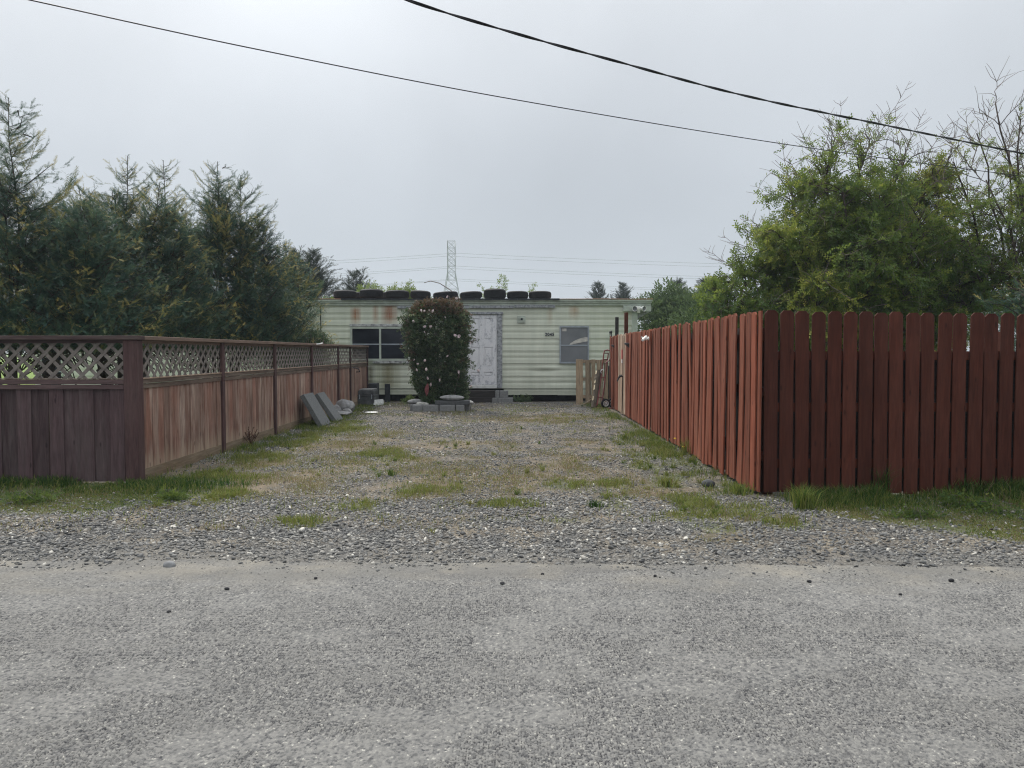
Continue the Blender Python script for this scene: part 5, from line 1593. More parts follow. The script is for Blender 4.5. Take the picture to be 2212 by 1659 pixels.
def conifer(name, label, cx, cy, top_z, rad, base_z, seed, mat, nbr=230, step=0.05, size=(0.13, 0.235), rise=(0.25, 0.75), leaders=None, gold=0.25, profile=None, group='conifers behind the left fence', ry=1.0, T=None, lean=(0, 0), droop=0.0, inner=0.25, trunk_r=0.14):
    rg = np.random.default_rng(seed)
    root = empty(name, (cx, cy, 0), label, 'tree', group)
    L = Leaves()
    T = frond() if T is None else T
    tr = MB()
    leaders = leaders or [(0, 0, top_z)]
    profile = profile or (lambda t: (1 - t) ** 0.6 * (0.75 + 0.25 * min(1, t * 6)))
    zmax = max(l[2] for l in leaders)
    wts = np.array([l[3] if len(l) > 3 else 1.0 for l in leaders]); wts = wts / wts.sum()
    for (lx, ly, lz, *_w) in leaders:                     # trunks with a wandering leader
        pts = []
        wob = rg.normal(0, 0.05, (9, 2)).cumsum(0)
        tip_ln = rg.normal(0, 0.22, 2)
        thin = 0.55 if _w and _w[0] < 0.5 else 1.0
        for i in range(9):
            t = i / 8
            pts.append((cx + lx * min(1, 0.25 + t) + wob[i, 0] * t + lean[0] * t + tip_ln[0] * max(0, t - 0.6) * 2.2, cy + ly * min(1, 0.25 + t) + wob[i, 1] * t + lean[1] * t, lz * t))
        tr.tube(pts, [thin * trunk_r * (1 - i / 8) ** 1.7 + 0.006 for i in range(9)], 7)
        pts = np.array(pts)
        # plume of the leader itself
        z0 = max(base_z, lz * 0.62)
        q = np.arange(z0, lz, 0.026)
        P = np.stack([np.interp(q, pts[:, 2], pts[:, 0]), np.interp(q, pts[:, 2], pts[:, 1]), q], 1)
        d = unit(rg.normal(0, 1, P.shape) * np.array([1, 1, 0.25]) + np.array([0, 0, 0.9]))
        f = (lz - q) / (lz - z0)
        for b_ in range(int((lz - z0) / 0.048)):          # short upswept side shoots
            zb = rg.uniform(z0, lz - 0.12)
            fz = (lz - zb) / (lz - z0)
            az, ln_ = rg.uniform(0, 2 * np.pi), (0.14 + 0.85 * fz) * rg.uniform(0.35, 1.25) * min(1.0, rad / 1.6)
            s = np.linspace(0.10, 1.0, max(5, int(ln_ / 0.030)))
            o3 = np.array((np.interp(zb, pts[:, 2], pts[:, 0]), np.interp(zb, pts[:, 2], pts[:, 1]), zb))
            Q = o3 + np.stack([np.cos(az) * ln_ * s, np.sin(az) * ln_ * s, ln_ * (0.30 * s + 0.55 * s * s)], 1)
            tr.tube([o3, Q[len(s) // 2], Q[-1]], [0.006, 0.004, 0.002], 3, False)
            tq = unit(np.gradient(Q, axis=0))
            sq = unit(np.cross(tq, np.array([0, 0, 1.0])))
            dq = tq + sq * (np.where(np.arange(len(s)) % 2, 0.75, -0.75) * rg.uniform(0.4, 1.1, len(s)))[:, None] + rg.normal(0, 0.25, Q.shape)
            L.put(T, Q, frames(dq, rg), size[0] * (1.0 + 0.6 * fz) * rg.uniform(0.7, 1.3, len(s)), rg.normal(0.50, 0.12) + rg.normal(0, 0.1, len(s)) + (gold * 0.8 * s if rg.random() < 0.4 else 0))
        L.put(T, P, frames(d, rg), size[0] * (0.55 + 0.9 * f), rg.normal(0.55, 0.14, len(q)))
    allP, allD, allS, allT = [], [], [], []
    for b_ in range(nbr):
        lx, ly, lz = leaders[rg.choice(len(leaders), p=wts)][:3]
        t = rg.random() ** 1.25
        z_end = base_z + (lz - base_z) * t
        az = rg.uniform(0, 2 * np.pi)
        ext = rad * profile(t) * rg.uniform(0.72, 1.10)
        if rg.random() < 0.06: ext *= 1.2
        rs_ = rg.uniform(*rise)
        dxy = np.array([np.cos(az), np.sin(az) * ry])
        z_st = max(0.3, z_end - ext * rs_)
        n_ = max(4, int(math.hypot(ext, z_end - z_st) / step))
        s = np.linspace(inner, 1.0, n_)
        bow = rg.uniform(0.0, 0.35)
        zz = z_st + (z_end - z_st) * (s ** (1 + bow)) - droop * ext * s ** 2 * 0.5
        base = np.array([cx + lx + lean[0] * z_st / zmax, cy + ly + lean[1] * z_st / zmax])
        P = np.stack([base[0] + dxy[0] * ext * s, base[1] + dxy[1] * ext * s, zz], 1)
        P += rg.normal(0, 0.03, P.shape)
        tg = np.gradient(P, axis=0)
        if rg.random() < 0.3: tr.tube([P[i] for i in np.linspace(0, n_ - 1, 4).astype(int)], [0.013, 0.010, 0.006, 0.003], 4, False)
        sd_ = unit(np.cross(unit(tg), np.array([0, 0, 1.0])))
        alt = np.where(np.arange(n_) % 3 == 2, 0.0, np.where(np.arange(n_) % 3 == 1, 1.0, -1.0))
        d = unit(unit(tg) * 0.9 + sd_ * (alt * rg.uniform(0.45, 0.95, n_))[:, None] + rg.normal(0, 0.24, P.shape) + np.array([0, 0, 0.10]))
        tone = rg.normal(0.38, 0.17)
        gold_b = 1.0 if rg.random() < gold * 0.55 else 0.12
        allP.append(P); allD.append(d)
        allS.append(rg.uniform(size[0], size[1], n_) * (1.15 - 0.35 * s))
        gd = gold_b * sstep(0.52, 0.95, s) * rg.uniform(0.25, 0.65, n_)
        allT.append(tone + rg.normal(0, 0.07, n_) + gd)
    P, D, S, TT = (np.concatenate(a) for a in (allP, allD, allS, allT))
    k = P[:, 2] > base_z - 0.12 + 0.2 * (rg.random(len(P)) - 0.5)
    L.put(T, P[k], frames(D[k], rg, 0.6), S[k], TT[k])
    tr.build('trunk', MAT['bark'], root, smooth=30)
    L.build('crown', mat, root)
    return root

def spot(u, Y): return at(u, 760, Y).x
Hz = lambda v, Y: at(1106, v, Y).z
T1 = frond(6, 0.42, 0.062, 0.60, 0.10)
GOLD = lambda t: min(1.0, 0.25 + 2.2 * t) * (1 - t) ** 0.55
Y1, Y2, Y3, Y4 = 13.4, 15.2, 17.2, 19.4
full = lambda t: (0.80 + 0.2 * min(1, t * 5)) * max(0.0, 1 - t) ** 0.52
def hz_(Y, *ls): return [(x, dy, Hz(v, Y), w) for x, dy, v, w in ls]
conifer('cypress_tree', 'tallest dense cypress at the far left with one tall spire', spot(20, Y1), Y1, 0, 2.0, 1.62, 101, MAT['cypress'], 1900, leaders=hz_(Y1, (0.2, 0, 208, 0.12), (-1.5, 0.3, 385, 1), (0.1, 0, 385, 1.3), (1.3, 0.2, 435, 1), (-0.55, 0.1, 300, 0.08)), gold=0.3, profile=full, T=T1, ry=0.8, trunk_r=0.11)
conifer('cypress_tree', 'broad dense cypress, second from the left, with forked sparse leaders', spot(262, Y2), Y2, 0, 1.55, 1.62, 102, MAT['cypress'], 1550, leaders=hz_(Y2, (0.0, 0, 332, 0.08), (0.5, 0.1, 392, 0.1), (-0.6, -0.1, 405, 0.12), (0.0, 0, 415, 1), (-0.85, 0.1, 430, 1), (0.95, 0.1, 450, 1)), gold=0.5, profile=full, T=T1, ry=0.8, trunk_r=0.10)
conifer('cypress_tree', 'ragged dense cypress with several thin spires, third from the left', spot(478, Y3), Y3, 0, 1.55, 1.62, 103, MAT['cypress'], 1700, leaders=hz_(Y3, (0.10, 0, 352, 0.1), (0.45, 0.1, 372, 0.08), (-0.95, -0.1, 352, 0.03), (-0.4, 0, 385, 0.1), (0.0, 0, 425, 1), (-0.9, 0.1, 450, 1), (0.85, 0.1, 465, 1)), gold=0.45, profile=full, T=T1, ry=0.75, trunk_r=0.10)
conifer('cypress_tree', 'small golden-tipped cypress at the right end of the row', spot(618, Y4), Y4, 0, 1.04, 1.3, 104, MAT['cypress'], 760, leaders=hz_(Y4, (0.0, 0, 530, 1), (0.35, 0, 555, 1), (-0.6, 0, 545, 1)), gold=1.3, profile=full, T=T1, ry=0.8, trunk_r=0.09)

# dark wind-shaped cypress beyond the home
T2 = frond(6, 0.45, 0.07, 0.55, 0.05)
def windswept(label, cx, cy, zt, rad, base, seed, nbr, size, wind, group, n_lead=1, rise=(0.2, 0.9), mat='far_conifer', step=0.16, tr=0.25, name='cypress_tree', profile=None):
    return conifer(name, label, cx, cy, zt, rad, base, seed, MAT[mat], nbr, step, size, rise, [(rad * 0.22 * (i - (n_lead - 1) / 2), 0, zt * (1 - 0.07 * abs(i - (n_lead - 1) / 2))) for i in range(n_lead)], 0.15, profile or (lambda t: (1 - 0.72 * t) * (0.7 + 0.3 * min(1, t * 3))), group, 0.7, T2, wind, 0.0, 0.3, tr)
FGR = 'trees beyond the home'
Yc = 42.0
windswept('dark spreading cypress behind the left end of the roof', spot(655, Yc), Yc, Hz(532, Yc), 3.3, 3.0, 111, 330, (0.30, 0.62), (0.3, 0), FGR, 2, (0.35, 0.8), profile=lambda t: (1 - t) ** 0.7 + 0.08)
windswept('lower dark cypress bough reaching over the roof tyres', spot(752, Yc + 2), Yc + 2, Hz(585, Yc + 2), 2.0, 2.6, 112, 130, (0.28, 0.5), (0.9, 0), FGR, 1, (0.5, 0.9), profile=lambda t: (1 - t) ** 0.7 + 0.1)
Yd = 78.0
windswept('small pointed far cypress, left of the pair above the roof', spot(1288, Yd), Yd, Hz(611, Yd), 2.0, 5.6, 113, 70, (0.35, 0.7), (0, 0), FGR, 1, (0.35, 0.6), step=0.26, profile=lambda t: (1 - t) ** 1.0 + 0.04)
windswept('flat-topped far cypress, right of the pair above the roof', spot(1338, Yd), Yd, Hz(610, Yd), 3.0, 5.6, 114, 62, (0.35, 0.7), (0.3, 0), FGR, 1, (0.3, 0.55), step=0.28, profile=lambda t: (1 - t) ** 0.9 * (0.6 + 0.6 * t) + 0.05)
Ye = 62.0
windswept('slender dark conifer rising above the grey-green bush', spot(1463, Ye), Ye, Hz(608, Ye), 2.0, 2.5, 115, 150, (0.4, 0.8), (0, 0), FGR, 1, (0.0, 0.4), step=0.28, profile=lambda t: (1 - t) ** 0.9 + 0.1)
windswept('rounded dark conifer half behind the big right tree', spot(1528, Ye + 4), Ye + 4, Hz(600, Ye + 4), 3.0, 2.5, 116, 300, (0.5, 0.9), (0, 0), FGR, 2, (0.2, 0.7), step=0.26, profile=lambda t: (1 - t) ** 0.5)

def bush(name, label, cat, C, rad, seed, mat, n, size, T, shell=0.55, tint=(0.5, 0.18), sprigs=0, sprig_h=0.6, group=None, flat=0.1, zmin=0.0, lumps=9, droop=0.0, stems=7, sr=1.0):
    """leafy mass of lumps with gaps between and shoots above"""
    rg = np.random.default_rng(seed)
    root = empty(name, (C[0], C[1], 0), label, cat, group)
    C, rad = np.array(C, float), np.array(rad, float)
    L = Leaves()
    lc = unit(rg.normal(0, 1, (lumps, 3))) * rg.uniform(0.35, 0.75, (lumps, 1))
    lr = rg.uniform(0.32, 0.55, lumps)
    which = rg.integers(lumps, size=n)
    dirs = unit(rg.normal(0, 1, (n, 3)))
    rr = lr[which] * (1 - shell * rg.random(n) ** 1.6)
    U = lc[which] + dirs * rr[:, None]
    P = C + U * rad
    k = P[:, 2] > zmin
    P, dirs, which = P[k], dirs[k], which[k]
    D = unit(dirs + rg.normal(0, 0.6, P.shape) + np.array([0, 0, 0.25 - droop]))
    tone = rg.normal(tint[0], tint[1] * 0.6, lumps)
    L.put(T, P, frames(D, rg, flat), rg.uniform(size[0], size[1], len(P)), tone[which] + rg.normal(0, tint[1], len(P)))
    st = MB()
    for i in range(stems):
        e = C + lc[i % lumps] * rad
        st.tube([(C[0] + rg.normal(0, min(0.08, 0.12 * rad[0])), C[1] + rg.normal(0, min(.08, .12 * rad[0])), -0.02), (C[0] * .6 + e[0] * .4, C[1] * .6 + e[1] * .4, max(0.1, e[2] * 0.5)), e], [sr * 0.035 * rad[0] ** .5, sr * 0.025 * rad[0] ** .5, 0.004 + 0.004 * sr], 4)
    for i in range(sprigs):
        a = rg.uniform(0, 6.283)
        r0 = rg.random() ** 0.5 * 0.95
        x, y = C[0] + rad[0] * r0 * np.cos(a), C[1] + rad[1] * r0 * np.sin(a)
        z0 = C[2] + rad[2] * (0.55 * math.sqrt(max(0, 1 - r0 ** 2)))
        h = sprig_h * rg.uniform(0.4, 1.0)
        ln = rg.normal(0, 0.25, 2)
        p = [np.array((x + ln[0] * h * t * t, y + ln[1] * h * t * t, z0 + h * t)) for t in np.linspace(0, 1, 6)]
        st.tube(p, [sr * q_ for q_ in (0.011, 0.009, 0.008, 0.006, 0.005, 0.004)], 4)
        m_ = int(h / 0.06)
        t = rg.uniform(0.15, 1.0, m_)
        q = np.stack([x + ln[0] * h * t * t, y + ln[1] * h * t * t, z0 + h * t], 1)
        d = unit(rg.normal(0, 0.8, q.shape) + np.array([0, 0, 0.7]))
        L.put(T, q, frames(d, rg), rg.uniform(size[0], size[1], m_) * 0.9, rg.normal(tint[0] + 0.15, tint[1], m_))
    st.build('stem', MAT['twig'], root, smooth=1)
    L.build('foliage', mat, root)
    return root
LC = leafcluster(6, 0.55, 0.26, 3)
LC2 = leafcluster(5, 0.75, 0.22, 5, 0.8)
bush('shrub', 'rounded soft green shrub between the left fence and the home', 'shrub', (spot(664, 17.9), 17.9, 1.30), (0.70, 0.6, 0.84), 201, MAT['rosemary'], 5200, (0.07, 0.13), frond(5, 0.5, 0.12, 0.5, 0.0), 0.5, (0.5, 0.16), 70, 0.28, 'shrubs', lumps=14)
Yw = 29.0
bush('willow_bush', 'large grey-green leafy bush behind the right end of the home', 'bush', (spot(1470, Yw), Yw, 1.9), (2.15, 1.6, 2.1), 202, MAT['willow'], 8200, (0.16, 0.30), LC2, 0.45, (0.5, 0.2), 26, 0.8, 'shrubs', lumps=18)
bush('willow_bush', 'lower grey-green bush behind the driveway fence', 'bush', (spot(1560, 22.0), 22.0, 1.25), (1.9, 1.2, 1.45), 203, MAT['willow'], 6500, (0.13, 0.24), LC2, 0.45, (0.45, 0.2), 16, 0.5, 'shrubs', lumps=14)
Yq = 26.6
for i, (u, v, w_, lab) in enumerate(((735, 622, 0.9, 'fresh green shrub showing over the left end of the roof'), (800, 618, 0.9, 'fresh green shrub showing above the second and third tyres'), (872, 604, 0.85, 'tallest fresh green shrub showing above the third roof tyre'), (915, 625, 0.6, 'light shrub showing just left of the pylon foot'))):
    zc = Hz(v, Yq)
    bush('shrub', lab, 'shrub', (spot(u, Yq), Yq + 0.4 * (i % 2), zc - 1.35), (w_, 0.7, 1.25), 210 + i, MAT['shrub'], 1900, (0.12, 0.20), LC2, 0.5, (0.55, 0.2), 16, 0.62, 'shrubs behind the home', lumps=8)
for i, (u, v, lab) in enumerate(((1050, 622, 'thin leafy shoot behind the tallest roof tyre, left side'), (1081, 600, 'tall thin leafy shoot standing above the tallest roof tyre'), (1142, 628, 'small leafy shoot between the two rightmost roof tyres'))):
    zt = Hz(v, Yq)
    bush('leafy_shoot', lab, 'shoot', (spot(u, Yq), Yq, zt - 0.75), (0.22, 0.22, 0.35), 220 + i, MAT['shrub'], 90, (0.10, 0.16), LC2, 0.6, (0.4, 0.2), 5, 0.75, 'shrubs behind the home', lumps=4, stems=3, sr=0.5)
# bare arching cane above the home
m = MB().tube([at(905, 640, Yq), at(925, 618, Yq), at(908 + 8, 611, Yq), at(930, 607, Yq), at(950, 612, Yq), at(975, 628, Yq), at(990, 640, Yq)][2:], [0.012, 0.014, 0.016, 0.016, 0.018], 5)
p0 = at(990, 640, Yq)
m.tube([p0, (p0.x + 0.25, Yq, 1.2), (p0.x + 0.3, Yq, 0)], [0.018, 0.02, 0.022], 5)
top(m, 'bare_cane', MAT['twig'], (p0.x + .3, Yq, 0), 'bare arching bramble cane behind the roof near the pylon', 'bramble', smooth=1)

# climbing rose in the planter
def rose():
    rg = np.random.default_rng(301)
    YR = YPf + 0.62
    cx = spot(948, YR)
    k_ = FPX / YR
    root = empty('rose_bush', (cx, YR, 0), 'tall column of climbing rose with pale pink flowers in the block planter', 'rose bush')
    zt = Hz(648, YR)
    HW = 66 / k_
    def width(z):
        t = z / zt
        return HW * np.interp(t, [0, 0.05, 0.15, 0.4, 0.62, 0.82, 0.91, 0.96, 1.0], [0.50, 0.62, 0.76, 0.86, 0.97, 1.02, 0.88, 0.66, 0.35])
    def cxx(z): return cx + HW * np.interp(z / zt, [0, 0.3, 0.7, 1], [0.10, 0.06, -0.06, -0.04])
    L, S_ = Leaves(), Leaves()
    T = leafcluster(5, 0.62, 0.36, 9)
    n = 15000
    z = rg.uniform(0.10, zt * 0.985, n)
    a = rg.uniform(0, 2 * np.pi, n)
    lump = vnoise(a * 2.2, z * 3.0, 17, 2)
    r = width(z) * np.sqrt(rg.uniform(0.25, 1.0, n)) * (0.56 + 0.76 * lump)
    P = np.stack([cxx(z) + r * np.cos(a), YR + 0.62 * r * np.sin(a), z], 1)
    red = (sstep(0.80, 0.95, z / zt) * 0.75 + 0.05) > rg.random(n)
    D = unit(np.stack([np.cos(a), np.sin(a), rg.normal(0.1, 0.6, n)], 1) + rg.normal(0, 0.5, (n, 3)))
    sz = rg.uniform(0.05, 0.10, n)
    f = frames(D, rg)
    tt = rg.normal(0.45, 0.22, n) + 0.25 * (lump - 0.5)
    k = ~red
    L.put(T, P[k], tuple(q[k] for q in f), sz[k], tt[k])
    S_.put(T, P[red], tuple(q[red] for q in f), sz[red] * 0.9, tt[red])
    st = MB()
    for i in range(10):
        x0, y0 = cx + rg.normal(0, 0.15), YR + rg.normal(0, 0.10)
        st.tube([(x0, y0, 0.1), (x0 + rg.normal(0, .1), y0 + rg.normal(0, .08), 0.9), (x0 + rg.normal(0, .2), y0 + rg.normal(0, .1), 1.7), (x0 + rg.normal(0, .3), y0 + rg.normal(0, .12), zt * 0.93)], [0.02, 0.017, 0.012, 0.006], 5)
    # thin red shoots on top and arching sprays at the sides
    for i in range(260):
        side = i > 110
        if side:
            z0 = rg.uniform(0.35, 0.9) * zt
            a_ = rg.uniform(-0.7, 0.7) + (np.pi if rg.random() < 0.5 else 0)
            rr = width(z0) * 0.85
            d = np.array((np.cos(a_), np.sin(a_) * .6, rg.uniform(-0.1, 0.6)))
            ln = rg.uniform(0.12, 0.36)
        else:
            z0 = zt * rg.uniform(0.86, 0.95)
            a_ = rg.uniform(0, 6.283)
            rr = width(z0) * rg.random() ** 0.5 * 0.95
            d = np.array((rg.normal(0, 0.25), rg.normal(0, 0.25), 1.0))
            ln = rg.uniform(0.08, 0.26) * (1.25 - 0.5 * abs(np.cos(a_)))
        p0_ = np.array((cxx(z0) + rr * np.cos(a_), YR + 0.62 * rr * np.sin(a_), z0))
        t = np.linspace(0, 1, 5)[:, None]
        pp = p0_ + d * ln * t + np.array((0, 0, -0.25 * ln)) * t * t * side
        st.tube(pp, [0.006, 0.0055, 0.005, 0.004, 0.003], 3)
        m_ = rg.integers(5, 11)
        ti = rg.uniform(0.2, 1, m_)
        q = p0_ + d * ln * ti[:, None] + np.array((0, 0, -0.25 * ln)) * (ti[:, None] ** 2) * side
        dd = unit(rg.normal(0, 0.7, q.shape) + d * 0.6)
        (L if side and rg.random() < .7 else S_).put(T, q, frames(dd, rg), rg.uniform(0.04, 0.075, m_), rg.normal(0.55, 0.2, m_))
    st.build('stem', MAT['twig'], root, smooth=1)
    L.build('foliage', MAT['rose_leaf'], root)
    S_.build('red_shoots', MAT['rose_shoot'], root)
    # flowers
    fl = MB()
    for ring, (n_, tilt, sc_) in enumerate(((6, 0.35, 1.0), (5, 0.8, 0.8), (4, 1.15, 0.55))):
        for i in range(n_):
            M = Matrix.Rotation(2 * math.pi * i / n_ + ring * 0.5, 4, 'Z') @ Matrix.Rotation(-tilt, 4, 'Y') @ Matrix.Scale(sc_, 4)
            v = [M @ Vector(p) for p in ((0, 0, 0), (0.5, -0.42, 0.10), (0.95, -0.25, 0.22), (1.0, 0.15, 0.24), (0.6, 0.45, 0.12))]
            fl.add(v, [(0, 1, 2, 3, 4)])
    fm = fl.build('rose_flower', MAT['petal'], root, local=True)
    fme = fm.data
    spots = [(1365, 414, 0.9), (1240, 402, 0.7), (1268, 412, 0.6), (1312, 405, 0.6), (1102, 392, 0.7), (1145, 525, 0.8), (1272, 585, 0.8), (1337, 584, 0.8), (1596, 675, 0.7), (1646, 685, 0.9), (1485, 480, 0.6), (1520, 903, 0.8), (1276, 948, 0.7), (1160, 942, 0.6), (1177, 1052, 0.8), (1276, 1042, 0.9), (1646, 1068, 0.8), (1846, 1055, 0.7), (1292, 1137, 0.8), (1421, 1154, 0.9), (1322, 1203, 1.0), (1770, 1230, 0.8), (1608, 278, 0.7), (1520, 258, 0.7), (1770, 760, 0.6), (1195, 985, 0.6), (1262, 640, 0.6)]
    for i, (zx, zy, s) in enumerate(spots):
        o = fm if i == 0 else bpy.data.objects.new('rose_flower', fme)
        if i:
            COL.objects.link(o)
            o.parent = root
        u, v = (900 + zx / 3.687) / 1.3562, (800 + zy / 3.687) / 1.3562
        dx = abs(spot(u, YR) - cx) / (HW * 1.15)
        yy = YR - 0.62 * HW * 1.08 * math.sqrt(max(0.06, 1 - min(1, dx) ** 2)) - 0.09
        o.location = at(u, v, yy) - Vector(root.location)
        o.rotation_euler = (R(70) + rg.normal(0, .3), rg.normal(0, .3), rg.uniform(0, 6))
        o.scale = (0.06 * s,) * 3
    m = MB()
    u, v = (900 + 1290 / 3.687) / 1.3562, (800 + 1262 / 3.687) / 1.3562
    c = at(u, v, YR - HW * 0.66)
    pts = [(0.03, 0.17), (0.06, 0.08), (0.05, -0.04), (0.0, -0.16), (-0.05, -0.02), (-0.04, 0.07), (0.0, 0.13)]
    m.prism(pts, -0.012, 0.012, Matrix(((1, 0, 0, c.x), (0, 0, 1, c.y), (0, 1, 0, c.z), (0, 0, 0, 1))))
    top(m, 'cloth_scrap', MAT['rag'], (c.x, c.y, c.z - .16), 'faded red cloth scrap hanging low in the climbing rose', 'cloth')
rose()
# low greenery under the home and beside the planter
for i, (u, v, w_, h_, lab, mt) in enumerate(((882, 872, 0.16, 0.17, 'small bright leafy weed under the home left of the planter', 'shrub'), (925, 886, 0.22, 0.22, 'low leafy weed at the left foot of the climbing rose', 'rosemary'), (1130, 868, 0.35, 0.14, 'straggling weed under the home right of the steps', 'rosemary'))):
    c = gnd(u, v) if i != 1 else Vector((PX(925), YPf + 0.38, 0.14))
    bush('low_weed', lab, 'weed', (c.x, c.y, h_ * 0.55 + c.z), (w_, 0.16, h_ * 0.6), 320 + i, MAT[mt], 150, (0.05, 0.10), LC, 0.6, (0.55, 0.2), 4, 0.12, None, lumps=5, stems=3, sr=0.2)
for i, (u, v, w_, h_, lab, mt) in enumerate(((2085, 1095, 0.22, 0.22, 'dark ferny weed in the long grass left of the right frame edge', 'rose_leaf'), (2150, 1110, 0.26, 0.20, 'ferny weed in the long grass at the right frame edge', 'rosemary'), (1975, 1120, 0.20, 0.12, 'low leafy weed before the middle of the street fence', 'rosemary'), (45, 1086, 0.30, 0.12, 'broad clover patch before the far left of the dark fence', 'willow'), (372, 1078, 0.16, 0.09, 'small clover patch just right of the corner post', 'willow'))):
    c = gnd(u, v)
    bush('low_weed', lab, 'weed', (c.x, c.y, h_ * 0.3), (w_ * 1.2, w_ * 0.7, h_ * 0.5), 340 + i, MAT['leaf'], 300, (0.025, 0.05), LC if i > 2 else frond(5, 0.4, 0.16, 1.1, 0.1), 0.8, (0.30, 0.16), 6, 0.12, None, lumps=12, stems=5, sr=0.15)
# dried weed by the left fence and dandelions by the right one
c = gnd(542, 962)
rg = np.random.default_rng(5)
m = MB()
for i in range(16):
    e = Vector((rg.normal(0, .07), rg.normal(0, .07), rg.uniform(0.12, 0.30)))
    q = Vector(c) + e * 0.5 + Vector((rg.normal(0, .012), 0, 0.01))
    m.tube([c, q, Vector(c) + e], [0.004, 0.0035, 0.006], 4)
    for k in range(4):
        a = q.lerp(Vector(c) + e, k / 4)
        m.tube([a, a + Vector((rg.normal(0, .02), rg.normal(0, .02), 0.03))], [0.003, 0.005], 3)
MAT['dry'] = simple('dried_seed_stalks', (0.10, 0.05, 0.035), 0.9, 0.3, 30.0)
top(m, 'dried_weed', MAT['dry'], c, 'dried dark reddish dock weed at the foot of the left fence', 'weed')
for u, v, h, lab in ((1458, 948, 0.40, 'yellow dandelion flower by the red fence, the taller one'), (1476, 966, 0.33, 'yellow dandelion flower by the red fence, the lower one')):
    Yv = 10.6
    p = at(u, v, Yv)
    D_ = empty('dandelion', (p.x, p.y, 0), lab, 'flower', 'dandelions')
    MB().tube([(p.x + .02, p.y, 0), (p.x + .01, p.y, p.z * .5), p], 0.003, 4).build('stem', MAT['twig'], D_)
    MB().lathe([(0.0, -0.008), (0.012, 0.0), (0.02, 0.008), (0.012, 0.014), (0.0, 0.014)], 9, Matrix.Translation(p)).build('flower_head', MAT['yellow'], D_)

